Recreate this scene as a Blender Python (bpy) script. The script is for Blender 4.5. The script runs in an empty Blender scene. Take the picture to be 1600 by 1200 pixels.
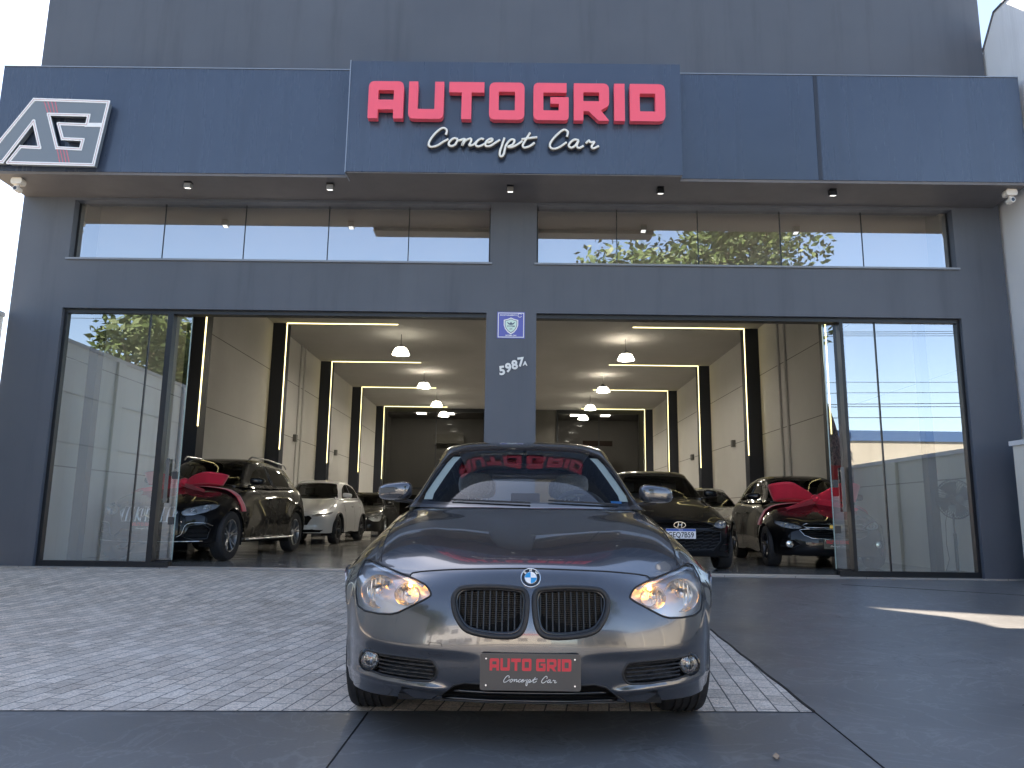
import bpy, bmesh, math, random
import numpy as np
from mathutils import Vector, Matrix
from mathutils.bvhtree import BVHTree
from mathutils.kdtree import KDTree
S = bpy.context.scene
COL = S.collection
R = math.radians
random.seed(4)

# ---------------------------------------------------------------- camera
cam_d = bpy.data.cameras.new("camera"); cam = bpy.data.objects.new("camera", cam_d); COL.objects.link(cam)
S.camera = cam
cam_d.sensor_width = 36; cam_d.lens = 36 * 1190 / 1600
cam_d.clip_start = 0.05; cam_d.clip_end = 2000
_p, _r, _y = math.atan(207.3 / 1190), R(0.75), R(0.2046)
_F = Vector((0, math.cos(_p), math.sin(_p))); _X = Vector((1, 0, 0)); _U = _X.cross(_F)
_r1 = math.cos(_r) * _X + math.sin(_r) * _U; _u1 = -math.sin(_r) * _X + math.cos(_r) * _U
_M = Matrix.Rotation(_y, 3, 'Z')
_r1, _u1, _f1 = _M @ _r1, _M @ _u1, _M @ _F
_m = Matrix((_r1, _u1, -_f1)).transposed().to_4x4(); _m.translation = Vector((0, 0, 0.9))
cam.matrix_world = _m

# ---------------------------------------------------------------- sky, sun, exposure
SUN_DIR = Vector((0.45, -1.0, -1.08)).normalized()          # direction the light travels
w = bpy.data.worlds.new("World"); S.world = w; w.use_nodes = True
nt = w.node_tree; bg = nt.nodes["Background"]
sky = nt.nodes.new("ShaderNodeTexSky"); sky.sky_type = 'NISHITA'; sky.sun_disc = False
elev = math.asin(-SUN_DIR.z); sky.sun_elevation = elev
sky.sun_rotation = math.atan2(-SUN_DIR.x, -SUN_DIR.y)
sky.air_density = 1.0; sky.dust_density = 0.7; sky.ozone_density = 1.2; sky.altitude = 600
hs_ = nt.nodes.new('ShaderNodeHueSaturation'); hs_.inputs['Saturation'].default_value = .86
nt.links.new(sky.outputs[0], hs_.inputs['Color']); nt.links.new(hs_.outputs[0], bg.inputs[0]); bg.inputs[1].default_value = 0.072
sd = bpy.data.lights.new("sun", 'SUN'); sd.energy = 5.0; sd.angle = R(0.5); sd.color = (1, .87, .71)
so = bpy.data.objects.new("sun", sd); COL.objects.link(so)
so.rotation_euler = SUN_DIR.to_track_quat('-Z', 'Y').to_euler()
S.view_settings.view_transform = 'Standard'; S.view_settings.look = 'None'
S.view_settings.gamma = 1; S.view_settings.exposure = 2.50
cy = S.cycles
try:
    cy.use_denoising = True; cy.denoiser = 'OPENIMAGEDENOISE'
    cy.max_bounces = 10; cy.transparent_max_bounces = 24; cy.glossy_bounces = 6; cy.diffuse_bounces = 5
    cy.sample_clamp_indirect = 6; cy.caustics_reflective = True; cy.caustics_refractive = False
    cy.blur_glossy = 0.3
except Exception: pass

# ---------------------------------------------------------------- materials
def hexc(r, g, b): return (r, g, b, 1)
class NM:
    def __init__(s, name):
        s.m = bpy.data.materials.new(name); s.m.use_nodes = True; s.t = s.m.node_tree
        s.b = s.t.nodes["Principled BSDF"]; s.out = s.t.nodes["Material Output"]
    def n(s, typ, **kw):
        x = s.t.nodes.new(typ)
        for k, v in kw.items(): setattr(x, k, v)
        return x
    def l(s, a, b): s.t.links.new(a, b)
    def set(s, **kw):
        for k, v in kw.items():
            s.b.inputs[k.replace('_', ' ')].default_value = v
        return s
    def noise(s, scale, detail=6, rough=.6, coord='Object', stretch=None, dist=0):
        tc = s.n("ShaderNodeTexCoord"); no = s.n("ShaderNodeTexNoise")
        no.inputs['Scale'].default_value = scale; no.inputs['Detail'].default_value = detail
        no.inputs['Roughness'].default_value = rough; no.inputs['Distortion'].default_value = dist
        if stretch:
            mp = s.n("ShaderNodeMapping"); mp.inputs['Scale'].default_value = stretch
            s.l(tc.outputs[coord], mp.inputs[0]); s.l(mp.outputs[0], no.inputs['Vector'])
        else: s.l(tc.outputs[coord], no.inputs['Vector'])
        return no.outputs['Fac']
    def ramp(s, fac, stops):
        r = s.n("ShaderNodeValToRGB"); s.l(fac, r.inputs[0])
        e = r.color_ramp.elements
        while len(e) < len(stops): e.new(.5)
        for i, (p, c) in enumerate(stops):
            e[i].position = p; e[i].color = c if len(c) == 4 else (*c, 1)
        return r.outputs[0]
    def mix(s, fac, a, b, mode='MIX'):
        x = s.n("ShaderNodeMix", data_type='RGBA', blend_type=mode)
        for sock, v in ((x.inputs[0], fac), (x.inputs[6], a), (x.inputs[7], b)):
            if hasattr(v, 'default_value') or hasattr(v, 'is_linked'): s.l(v, sock)
            else: sock.default_value = v
        return x.outputs[2]
    def bump(s, h, strength=.2, dist=.01):
        x = s.n("ShaderNodeBump"); x.inputs['Strength'].default_value = strength; x.inputs['Distance'].default_value = dist
        s.l(h, x.inputs['Height']); s.l(x.outputs[0], s.b.inputs['Normal']); return x

def simple(name, col, rough=.5, metal=0, var=.0, scale=8, coat=0, spec=.5, bump=0, emit=0):
    k = NM(name); k.set(Base_Color=(*col, 1), Roughness=rough, Metallic=metal, Coat_Weight=coat, Coat_Roughness=.03)
    k.b.inputs['Specular IOR Level'].default_value = spec
    if var:
        f = k.noise(scale)
        k.l(k.ramp(f, [(.3, tuple(c * (1 - var) for c in col)), (.7, tuple(min(1, c * (1 + var)) for c in col))]), k.b.inputs['Base Color'])
        if bump: k.bump(f, bump, .01)
    if emit:
        k.b.inputs['Emission Color'].default_value = (*col, 1); k.b.inputs['Emission Strength'].default_value = emit
    return k.m

def glass(name, tint=(1, 1, 1), refl=.1, rough=0.0, ior=1.5):
    k = NM(name); t = k.t; t.nodes.remove(k.b)
    tr = k.n("ShaderNodeBsdfTransparent"); tr.inputs[0].default_value = (*tint, 1)
    gl = k.n("ShaderNodeBsdfGlossy"); gl.inputs['Roughness'].default_value = rough; gl.inputs[0].default_value = (.95, .97, 1, 1)
    fr = k.n("ShaderNodeFresnel"); fr.inputs[0].default_value = ior
    mx = k.n("ShaderNodeMath", operation='ADD', use_clamp=True); mx.inputs[1].default_value = refl; k.l(fr.outputs[0], mx.inputs[0])
    ms = k.n("ShaderNodeMixShader"); k.l(mx.outputs[0], ms.inputs[0]); k.l(tr.outputs[0], ms.inputs[1]); k.l(gl.outputs[0], ms.inputs[2])
    k.l(ms.outputs[0], k.out.inputs[0]); return k.m

def emis(name, col, st):
    k = NM(name); k.set(Base_Color=(*col, 1), Emission_Color=(*col, 1), Emission_Strength=st); return k.m

# ---------------------------------------------------------------- mesh helpers
class MB:
    def __init__(s): s.v = []; s.f = []
    def add(s, V, F):
        o = len(s.v); s.v += [tuple(p) for p in V]; s.f += [tuple(i + o for i in f) for f in F]; return s
    def box(s, x0, x1, y0, y1, z0, z1):
        V = [(x0, y0, z0), (x1, y0, z0), (x1, y1, z0), (x0, y1, z0), (x0, y0, z1), (x1, y0, z1), (x1, y1, z1), (x0, y1, z1)]
        return s.add(V, [(3, 2, 1, 0), (4, 5, 6, 7), (0, 1, 5, 4), (1, 2, 6, 5), (2, 3, 7, 6), (3, 0, 4, 7)])
    def quad(s, a, b, c, d): return s.add([a, b, c, d], [(0, 1, 2, 3)])
    def tube(s, pts, r, n=8, closed=False, flat=1.0, cap=True):
        P = [Vector(p) for p in pts]; m = len(P)
        rr = r if hasattr(r, '__len__') else [r] * m
        V = []; prev = None
        for i in range(m):
            a = P[(i - 1) % m] if (closed or i > 0) else P[i]; b = P[(i + 1) % m] if (closed or i < m - 1) else P[i]
            t = (b - a)
            if t.length < 1e-9: t = Vector((0, 0, 1))
            t.normalize()
            if prev is None:
                up = Vector((0, 0, 1)) if abs(t.z) < .9 else Vector((0, 1, 0))
                nn = t.cross(up).normalized()
            else:
                nn = (prev - t * prev.dot(t))
                nn = nn.normalized() if nn.length > 1e-6 else prev
            prev = nn; bb = t.cross(nn)
            for k in range(n):
                an = 2 * math.pi * k / n
                V.append(P[i] + nn * math.cos(an) * rr[i] + bb * math.sin(an) * rr[i] * flat)
        F = []
        for i in range(m if closed else m - 1):
            j = (i + 1) % m
            for k in range(n): F.append((i * n + k, i * n + (k + 1) % n, j * n + (k + 1) % n, j * n + k))
        if not closed and cap: F.append(tuple(range(n))[::-1]); F.append(tuple((m - 1) * n + k for k in range(n)))
        return s.add(V, F)
    def lathe(s, prof, n=24, axis='Z', c=(0, 0, 0), closed=False):
        V = []
        for (r, h) in prof:
            for k in range(n):
                a = 2 * math.pi * k / n; x, y = r * math.cos(a), r * math.sin(a)
                p = {'Z': (x, y, h), 'Y': (x, h, y), 'X': (h, x, y)}[axis]
                V.append((p[0] + c[0], p[1] + c[1], p[2] + c[2]))
        F = []; m = len(prof)
        for i in range(m if closed else m - 1):
            j = (i + 1) % m
            for k in range(n): F.append((i * n + k, i * n + (k + 1) % n, j * n + (k + 1) % n, j * n + k))
        return s.add(V, F)
    def prism(s, poly, y0, y1, plane='XZ', side_only=False):
        n = len(poly)
        def mk(a, b, d): return {'XZ': (a, d, b), 'XY': (a, b, d), 'YZ': (d, a, b)}[plane]
        V = [mk(a, b, y0) for a, b in poly] + [mk(a, b, y1) for a, b in poly]
        F = [(i, (i + 1) % n, n + (i + 1) % n, n + i) for i in range(n)]
        if not side_only: F += [tuple(range(n))[::-1], tuple(range(n, 2 * n))]
        return s.add(V, F)
    def grid(s, P):
        a, b = P.shape[:2]
        return s.add(P.reshape(-1, 3).tolist(), [(i * b + j, i * b + j + 1, (i + 1) * b + j + 1, (i + 1) * b + j) for i in range(a - 1) for j in range(b - 1)])
    def build(s, name, mat, parent=None, smooth=False, fix=True, bevel=0):
        me = bpy.data.meshes.new(name); me.from_pydata(s.v, [], s.f); me.update()
        if fix:
            bm = bmesh.new(); bm.from_mesh(me); bmesh.ops.recalc_face_normals(bm, faces=bm.faces); bm.to_mesh(me); bm.free()
        return fin(name, me, mat, parent, smooth, bevel)

def fin(name, me, mat, parent=None, smooth=False, bevel=0):
    me.materials.clear(); me.materials.append(mat)
    if smooth:
        for p in me.polygons: p.use_smooth = True
        if smooth != 'all': me.set_sharp_from_angle(angle=R(smooth if smooth is not True else 40))
    o = bpy.data.objects.new(name, me); COL.objects.link(o)
    if parent is not None: o.parent = parent
    if bevel:
        b = o.modifiers.new("bevel", 'BEVEL'); b.width = bevel; b.segments = 2; b.limit_method = 'ANGLE'
    return o

def tag(o, label=None, cat=None, group=None, kind=None):
    if label: o['label'] = label
    if cat: o['category'] = cat
    if group: o['group'] = group
    if kind: o['kind'] = kind
    return o
def thing(name, loc, label, cat, group=None, rz=0):
    o = bpy.data.objects.new(name, None); COL.objects.link(o); o.location = loc; o.rotation_euler = (0, 0, rz)
    o.empty_display_size = .2
    return tag(o, label, cat, group)
def kids(o): return [c for c in bpy.data.objects if c.parent is o]
def copy_tree(o, parent=None):
    c = o.copy(); COL.objects.link(c); c.parent = parent
    for ch in kids(o): copy_tree(ch, c)
    return c
def off(lst, dx=0, dy=0): return [(a + dx, b + dy) for a, b in lst]

def spline(P, tq_n=None, t=None, tq=None, closed=False):
    """C2 natural cubic spline through P (m,d); returns samples."""
    P = np.asarray(P, float); m = len(P)
    if t is None:
        d = np.sqrt(np.linalg.norm(np.diff(P, axis=0), axis=1)) + 1e-9; t = np.concatenate([[0], np.cumsum(d)])
    if tq is None: tq = np.linspace(t[0], t[-1], tq_n)
    h = np.diff(t); A = np.zeros((m, m)); B = np.zeros((m,) + P.shape[1:])
    A[0, 0] = A[-1, -1] = 1
    for i in range(1, m - 1):
        A[i, i - 1] = h[i - 1]; A[i, i] = 2 * (h[i - 1] + h[i]); A[i, i + 1] = h[i]
        B[i] = 6 * ((P[i + 1] - P[i]) / h[i] - (P[i] - P[i - 1]) / h[i - 1])
    M = np.linalg.solve(A, B.reshape(m, -1)).reshape(B.shape)
    idx = np.clip(np.searchsorted(t, tq, side='right') - 1, 0, m - 2)
    out = []
    for q, i in zip(tq, idx):
        a = t[i + 1] - q; b = q - t[i]; hh = h[i]
        out.append(M[i] * a ** 3 / (6 * hh) + M[i + 1] * b ** 3 / (6 * hh) + (P[i] / hh - M[i] * hh / 6) * a + (P[i + 1] / hh - M[i + 1] * hh / 6) * b)
    return np.array(out)

def catmull(P, n=8, closed=False):
    P = [np.array(p, float) for p in P]; m = len(P); out = []
    rng = range(m) if closed else range(m - 1)
    for i in rng:
        p0 = P[(i - 1) % m] if closed or i > 0 else P[i]; p1 = P[i]; p2 = P[(i + 1) % m]; p3 = P[(i + 2) % m] if closed or i < m - 2 else P[i + 1]
        for k in range(n):
            u = k / n
            out.append(tuple(.5 * ((2 * p1) + (-p0 + p2) * u + (2 * p0 - 5 * p1 + 4 * p2 - p3) * u * u + (-p0 + 3 * p1 - 3 * p2 + p3) * u ** 3)))
    if not closed: out.append(tuple(P[-1]))
    return out

def rpoly(pts, r, n=5):
    """round the corners of a polygon"""
    out = []; m = len(pts)
    rr = r if hasattr(r, '__len__') else [r] * m
    for i in range(m):
        p = Vector(pts[i]); a = Vector(pts[i - 1]) - p; b = Vector(pts[(i + 1) % m]) - p
        k = min(rr[i], a.length * .48, b.length * .48); A = p + a.normalized() * k; B = p + b.normalized() * k
        if rr[i] <= 0: out.append(tuple(p)); continue
        for j in range(n + 1):
            u = j / n; out.append(tuple((1 - u) ** 2 * A + 2 * u * (1 - u) * p + u * u * B))
    return out

def inpoly(x, y, P):
    c = False; j = len(P) - 1
    for i in range(len(P)):
        xi, yi = P[i]; xj, yj = P[j]
        if (yi > y) != (yj > y) and x < (xj - xi) * (y - yi) / (yj - yi) + xi: c = not c
        j = i
    return c

def mirror_x(poly): return [(-x, z) for x, z in poly][::-1]

def cut_region(bm, poly, axis, pred):
    """split bm along a polygon seen along axis ('Y' front view x,z / 'X' side view y,z); return faces inside"""
    ia, ib = (0, 2) if axis == 'Y' else ((1, 2) if axis == 'X' else (0, 1))
    ax = {'Y': Vector((0, 1, 0)), 'X': Vector((1, 0, 0)), 'Z': Vector((0, 0, 1))}[axis]
    def tov(p):
        v = [0, 0, 0]; v[ia] = p[0]; v[ib] = p[1]; return Vector(v)
    n = len(poly); X0, X1 = min(p[0] for p in poly) - .01, max(p[0] for p in poly) + .01; Y0, Y1 = min(p[1] for p in poly) - .01, max(p[1] for p in poly) + .01
    cand = set()
    for f in bm.faces:
        xs = [v.co[ia] for v in f.verts]; ys = [v.co[ib] for v in f.verts]
        if max(xs) < X0 or min(xs) > X1 or max(ys) < Y0 or min(ys) > Y1 or not pred(f.calc_center_median()): continue
        cand.add(f)
    for i in range(n):
        a, b = poly[i], poly[(i + 1) % n]
        d = tov(b) - tov(a)
        if d.length < 1e-6: continue
        x0, x1 = min(a[0], b[0]) - 1e-4, max(a[0], b[0]) + 1e-4; y0, y1 = min(a[1], b[1]) - 1e-4, max(a[1], b[1]) + 1e-4
        fs = []
        for f in cand:
            xs = [v.co[ia] for v in f.verts]; ys = [v.co[ib] for v in f.verts]
            if max(xs) < x0 or min(xs) > x1 or max(ys) < y0 or min(ys) > y1: continue
            fs.append(f)
        if not fs: continue
        g = set(fs)
        for f in fs: g.update(f.edges); g.update(f.verts)
        r = bmesh.ops.bisect_plane(bm, geom=list(g), dist=1e-6, plane_co=tov(a), plane_no=d.cross(ax).normalized())
        cand = {f for f in cand if f.is_valid} | {e for e in r['geom'] if isinstance(e, bmesh.types.BMFace) and e.is_valid}
    return [f for f in cand if f.is_valid and inpoly(f.calc_center_median()[ia], f.calc_center_median()[ib], poly)]

def extract(bm, faces, offset=0.0):
    """copy faces to new mesh data (V, F) and delete them from bm"""
    vm = {}; V = []; F = []; 
    for f in faces:
        idx = []
        for v in f.verts:
            if v not in vm: vm[v] = len(V); V.append(tuple(v.co + v.normal * offset))
            idx.append(vm[v])
        F.append(tuple(idx))
    bmesh.ops.delete(bm, geom=faces, context='FACES')
    return V, F
# ================================================================ CAR SHELLS
def _arch(cy, cz, r, deg): return (cy - r * math.cos(R(180 - deg)) * 1, cz + r * math.sin(R(deg)))
def archp(cy, r, deg, x, cz=.315):
    a = R(deg); return (x, cy + r * math.cos(a), cz + r * math.sin(a))
AF, AR, RA = .76, 3.45, .345
BODY_ROWS = [
 [(0,.05,.178),(.2,.058,.178),(.4,.09,.176),(.55,.14,.174),(.67,.22,.172),(.76,.33,.172),(.80,.385,.176),(.825,.41,.184),archp(AF,RA,200,.84)],
 [(0,.018,.235),(.2,.026,.235),(.4,.06,.233),(.55,.115,.231),(.67,.20,.229),(.765,.31,.229),(.815,.37,.233),(.845,.40,.245),archp(AF,RA,190,.858)],
 [(0,0,.33),(.2,.010,.33),(.4,.045,.33),(.55,.10,.33),(.67,.185,.33),(.77,.295,.33),(.828,.365,.333),(.860,.402,.34),archp(AF,RA,175,.868)],
 [(0,0,.42),(.2,.012,.42),(.4,.05,.42),(.55,.105,.42),(.675,.19,.42),(.775,.30,.42),(.832,.37,.422),(.866,.42,.43),archp(AF,RA,160,.873)],
 [(0,.018,.52),(.2,.030,.52),(.4,.07,.52),(.55,.13,.52),(.675,.215,.52),(.775,.325,.52),(.832,.40,.52),(.866,.455,.51),archp(AF,RA,147,.875)],
 [(0,.045,.60),(.2,.058,.60),(.4,.10,.595),(.55,.165,.59),(.67,.255,.592),(.77,.37,.60),(.825,.44,.60),(.864,.50,.582),archp(AF,RA,135,.877)],
 [(0,.072,.655),(.2,.087,.65),(.4,.138,.638),(.55,.215,.63),(.665,.32,.635),(.76,.43,.648),(.818,.51,.642),(.861,.565,.615),archp(AF,RA,124,.878)],
 [(0,.115,.693),(.2,.13,.688),(.4,.19,.674),(.53,.27,.667),(.65,.38,.672),(.742,.495,.686),(.80,.575,.682),(.857,.63,.642),archp(AF,RA,112,.879)],
 [(0,.25,.742),(.2,.26,.738),(.4,.30,.727),(.53,.36,.72),(.65,.455,.717),(.735,.56,.718),(.795,.635,.705),(.853,.69,.662),archp(AF,RA,100,.880)],
 [(0,.48,.803),(.2,.48,.803),(.4,.50,.796),(.54,.54,.789),(.65,.60,.778),(.728,.67,.765),(.785,.72,.742),(.847,.765,.69),archp(AF,RA,87,.881)],
 [(0,.75,.868),(.2,.75,.869),(.4,.76,.866),(.54,.78,.857),(.65,.80,.838),(.723,.84,.813),(.78,.87,.778),(.847,.89,.70),archp(AF,RA,66,.881)],
 [(0,.98,.922),(.2,.985,.923),(.4,1.0,.919),(.54,1.02,.908),(.65,1.05,.886),(.72,1.07,.856),(.777,1.08,.812),(.852,1.05,.68),archp(AF,RA,42,.881)],
 [(0,1.13,.950),(.2,1.14,.951),(.4,1.17,.949),(.56,1.23,.942),(.66,1.30,.926),(.722,1.33,.893),(.782,1.33,.84),(.862,1.25,.62),archp(AF,RA,8,.880)],
 [(0,1.40,.94),(.2,1.42,.94),(.4,1.45,.945),(.57,1.48,.95),(.67,1.52,.945),(.733,1.53,.912),(.795,1.52,.85),(.870,1.40,.55),archp(AF,RA,-20,.872)],
 [(0,1.8,.94),(.2,1.8,.94),(.4,1.8,.95),(.58,1.8,.96),(.69,1.8,.955),(.752,1.8,.92),(.808,1.8,.85),(.876,1.8,.52),(.862,1.7,.195)],
 [(0,2.4,.95),(.2,2.4,.95),(.4,2.4,.96),(.60,2.4,.97),(.705,2.4,.965),(.762,2.4,.93),(.815,2.4,.86),(.878,2.4,.52),(.862,2.4,.195)],
 [(0,3.0,.96),(.2,3.0,.96),(.4,3.0,.965),(.61,3.0,.985),(.71,3.0,.985),(.768,3.0,.95),(.822,3.0,.87),(.880,2.98,.55),archp(AR,RA,200,.868)],
 [(0,3.3,.97),(.2,3.3,.97),(.4,3.3,.975),(.60,3.3,.99),(.705,3.3,.995),(.766,3.3,.955),(.826,3.28,.87),(.882,3.2,.68),archp(AR,RA,140,.882)],
 [(0,3.6,.98),(.2,3.6,.98),(.4,3.6,.985),(.59,3.6,1.0),(.69,3.6,1.0),(.757,3.6,.96),(.822,3.55,.87),(.880,3.45,.75),archp(AR,RA,92,.882)],
 [(0,3.9,.99),(.2,3.9,.99),(.4,3.9,.995),(.57,3.88,1.0),(.665,3.86,1.0),(.735,3.83,.96),(.808,3.78,.86),(.872,3.72,.70),archp(AR,RA,45,.878)],
 [(0,4.17,.97),(.2,4.165,.97),(.4,4.14,.97),(.56,4.08,.965),(.65,4.0,.955),(.715,3.97,.90),(.79,3.93,.78),(.858,3.86,.55),archp(AR,RA,5,.872)],
 [(0,4.27,.80),(.2,4.265,.80),(.4,4.24,.80),(.56,4.18,.79),(.66,4.10,.78),(.735,4.03,.73),(.80,3.97,.62),(.852,3.89,.42),archp(AR,RA,-12,.868)],
 [(0,4.32,.55),(.2,4.315,.55),(.4,4.29,.55),(.56,4.23,.54),(.67,4.14,.53),(.75,4.05,.50),(.81,3.97,.44),(.845,3.89,.33),archp(AR,RA,-18,.862)],
 [(0,4.30,.25),(.2,4.295,.25),(.4,4.27,.25),(.56,4.21,.25),(.67,4.12,.25),(.75,4.03,.245),(.80,3.96,.24),(.83,3.88,.22),archp(AR,RA,-24,.85)],
]
CABIN_ROWS = [
 [(0,1.09,.945),(.25,1.12,.946),(.45,1.19,.947),(.58,1.28,.948),(.655,1.36,.950),(.69,1.40,.948),(.725,1.45,.942)],
 [(0,1.33,1.082),(.24,1.355,1.08),(.43,1.41,1.075),(.555,1.48,1.069),(.622,1.54,1.062),(.668,1.60,1.01),(.735,1.66,.945)],
 [(0,1.60,1.222),(.23,1.615,1.220),(.41,1.66,1.213),(.52,1.71,1.204),(.578,1.76,1.193),(.650,1.85,1.08),(.745,1.92,.95)],
 [(0,1.84,1.338),(.22,1.85,1.335),(.39,1.88,1.327),(.49,1.92,1.313),(.548,1.97,1.29),(.648,2.06,1.13),(.752,2.14,.955)],
 [(0,2.05,1.398),(.22,2.06,1.396),(.39,2.07,1.385),(.497,2.10,1.365),(.561,2.14,1.328),(.655,2.22,1.14),(.758,2.3,.958)],
 [(0,2.45,1.424),(.22,2.45,1.422),(.39,2.45,1.413),(.50,2.46,1.393),(.566,2.48,1.345),(.665,2.5,1.15),(.764,2.52,.962)],
 [(0,3.0,1.408),(.22,3.0,1.406),(.39,3.0,1.397),(.497,3.0,1.375),(.562,3.0,1.33),(.665,3.0,1.15),(.768,3.0,.975)],
 [(0,3.5,1.37),(.22,3.5,1.368),(.38,3.5,1.36),(.48,3.48,1.34),(.545,3.46,1.30),(.650,3.42,1.15),(.762,3.40,.985)],
 [(0,3.86,1.325),(.21,3.85,1.323),(.36,3.83,1.315),(.45,3.80,1.297),(.51,3.76,1.262),(.62,3.72,1.13),(.735,3.70,.985)],
 [(0,4.06,1.12),(.22,4.05,1.12),(.39,4.01,1.115),(.49,3.96,1.108),(.55,3.92,1.095),(.62,3.88,1.05),(.70,3.85,.985)],
 [(0,4.15,.96),(.22,4.14,.96),(.42,4.10,.96),(.53,4.04,.96),(.60,3.99,.96),(.64,3.95,.96),(.68,3.92,.96)],
]
def dense(rows, nu, nv, warp=None, post=None):
    A = np.array(rows, float)
    # the corners of the nose taper in ahead of the front wheels
    ed = np.clip(.2284 * (3.12 + A[..., 1]) + .010 * np.clip((A[..., 2] - .44) / .12, 0, 1), 0, .868); k_ = np.clip((ed - .74) / .128, 0, 1)
    A[..., 0] = np.where((A[..., 0] > .74) & (A[..., 1] < .72) & (A[..., 2] < .72), .74 + (A[..., 0] - .74) * k_, A[..., 0])
    if warp is not None: A = np.array([[warp(*p) for p in r] for r in A])
    full = np.concatenate([(A[:, :0:-1] * np.array([-1, 1, 1])), A], axis=1)
    def avg_t(Bm):   # chord length averaged over the other direction
        d = np.linalg.norm(np.diff(Bm, axis=1), axis=2) ** .5; d = d.mean(axis=0); return np.concatenate([[0], np.cumsum(d)])
    t = avg_t(full); tq = np.concatenate([np.linspace(t[i], t[i + 1], nu, endpoint=False) for i in range(len(t) - 1)] + [[t[-1]]])
    X = spline(full.transpose(1, 0, 2), t=t, tq=tq)        # (cols, rows, 3)
    t2 = avg_t(X); tq2 = np.concatenate([np.linspace(t2[i], t2[i + 1], nv, endpoint=False) for i in range(len(t2) - 1)] + [[t2[-1]]])
    Y = spline(X.transpose(1, 0, 2), t=t2, tq=tq2)         # (rows, cols, 3)
    if post: Y = post(Y)
    return Y
def piecewise(pts):
    xs = [p[0] for p in pts]; ys = [p[1] for p in pts]
    def f(v):
        if v <= xs[0]: return ys[0] + (v - xs[0]) * ((ys[1] - ys[0]) / (xs[1] - xs[0]))
        if v >= xs[-1]: return ys[-1] + (v - xs[-1]) * ((ys[-1] - ys[-2]) / (xs[-1] - xs[-2]))
        return float(np.interp(v, xs, ys))
    return f
class Shell:
    def __init__(s, nu=5, nv=5, warp=None, post=None, sill=.172):
        s.warp = warp; s.fr = 1.0
        s.parts = {}
        for nm, rows in (('body', BODY_ROWS), ('cabin', CABIN_ROWS)):
            P = dense(rows, nu, nv, warp, post if nm == 'body' else None); P[..., 2] = np.maximum(P[..., 2], sill)
            mb = MB().grid(P)
            me = bpy.data.meshes.new('tmp'); me.from_pydata(mb.v, [], mb.f); bm = bmesh.new(); bm.from_mesh(me)
            bmesh.ops.recalc_face_normals(bm, faces=bm.faces)
            # make the normals point outwards
            top = max(bm.faces, key=lambda f: f.calc_center_median().z)
            if top.normal.z < 0: bmesh.ops.reverse_faces(bm, faces=bm.faces)
            bm.normal_update(); bm.verts.ensure_lookup_table()
            kd = KDTree(len(bm.verts)); nr = []
            for i, v in enumerate(bm.verts): kd.insert(v.co, i); nr.append(v.normal.copy())
            kd.balance(); bpy.data.meshes.remove(me)
            s.parts[nm] = dict(bm=bm, kd=kd, nr=nr, bvh=BVHTree.FromBMesh(bm))
    def ray(s, o, d, which='body'):
        h = s.parts[which]['bvh'].ray_cast(Vector(o), Vector(d))
        return h[0], h[1]
    def front(s, x, z, off=0, which='body'):
        p, n = s.ray((x, -3, z), (0, 1, 0), which)
        if p is None:
            p, n, _, _ = s.parts[which]['bvh'].find_nearest(Vector((x, .3, z)))
        if n.y > 0: n = -n
        return p + n * off
    def top(s, x, y, off=0, which='body'):
        p, n = s.ray((x, y, 4), (0, 0, -1), which)
        if p is None: p, n, _, _ = s.parts[which]['bvh'].find_nearest(Vector((x, y, 1)))
        if n.z < 0: n = -n
        return p + n * off
    def side(s, y, z, sg=1, off=0, which='body'):
        p, n = s.ray((3 * sg, y, z), (-sg, 0, 0), which)
        if p is None: p, n, _, _ = s.parts[which]['bvh'].find_nearest(Vector((.8 * sg, y, z)))
        if n.x * sg < 0: n = -n
        return p + n * off
    def cut(s, which, poly, axis, pred, off=0):
        bm = s.parts[which]['bm']
        fs = cut_region(bm, poly, axis, pred)
        return extract(bm, fs, off)
    def smooth_obj(s, which, V, F, name, mat, parent, thick=0):
        me = bpy.data.meshes.new(name); me.from_pydata(V, [], F); me.update()
        kd, nr = s.parts[which]['kd'], s.parts[which]['nr']
        N = []
        for v in V:
            acc = Vector((0, 0, 0))
            for co, i, dist in kd.find_n(v, 4): acc += nr[i] / (dist + 1e-4)
            N.append(acc.normalized())
        for p in me.polygons: p.use_smooth = True
        me.normals_split_custom_set_from_vertices([tuple(n) for n in N])
        me.materials.append(mat); o = bpy.data.objects.new(name, me); COL.objects.link(o); o.parent = parent
        return o
    def finish(s, which, name, mat, parent):
        bm = s.parts[which]['bm']; bm.verts.ensure_lookup_table(); bm.verts.index_update()
        V = [tuple(v.co) for v in bm.verts]; F = [tuple(v.index for v in f.verts) for f in bm.faces]
        return s.smooth_obj(which, V, F, name, mat, parent)
# ================================================================ SHARED PAINT, RUBBER, CHROME
M = {}
def paintmat(name, col, metal=.6, rough=.3, flake=True):
    k = NM(name); k.set(Base_Color=(*col, 1), Metallic=metal, Roughness=rough, Coat_Weight=1.0, Coat_Roughness=.015)
    f = k.noise(3.0, 4, .6); r = k.ramp(f, [(.35, (rough * .85,) * 3), (.7, (rough * 1.15,) * 3)]); k.l(r, k.b.inputs['Roughness'])
    d = k.noise(1.3, 5, .6); k.l(k.ramp(d, [(.3, (.01,) * 3), (.8, (.03,) * 3)]), k.b.inputs['Coat Roughness'])
    return k.m
M['grey'] = paintmat('mineral_grey_paint', (.122, .123, .132), .82, .19)
M['black_paint'] = paintmat('black_paint', (.004, .004, .005), .0, .45, False); M['black_paint'].node_tree.nodes['Principled BSDF'].inputs['Specular IOR Level'].default_value = .1; M['black_paint'].node_tree.nodes['Principled BSDF'].inputs['Coat IOR'].default_value = 1.42
M['white_paint'] = paintmat('white_paint', (.62, .62, .63), .0, .35, False)
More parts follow.
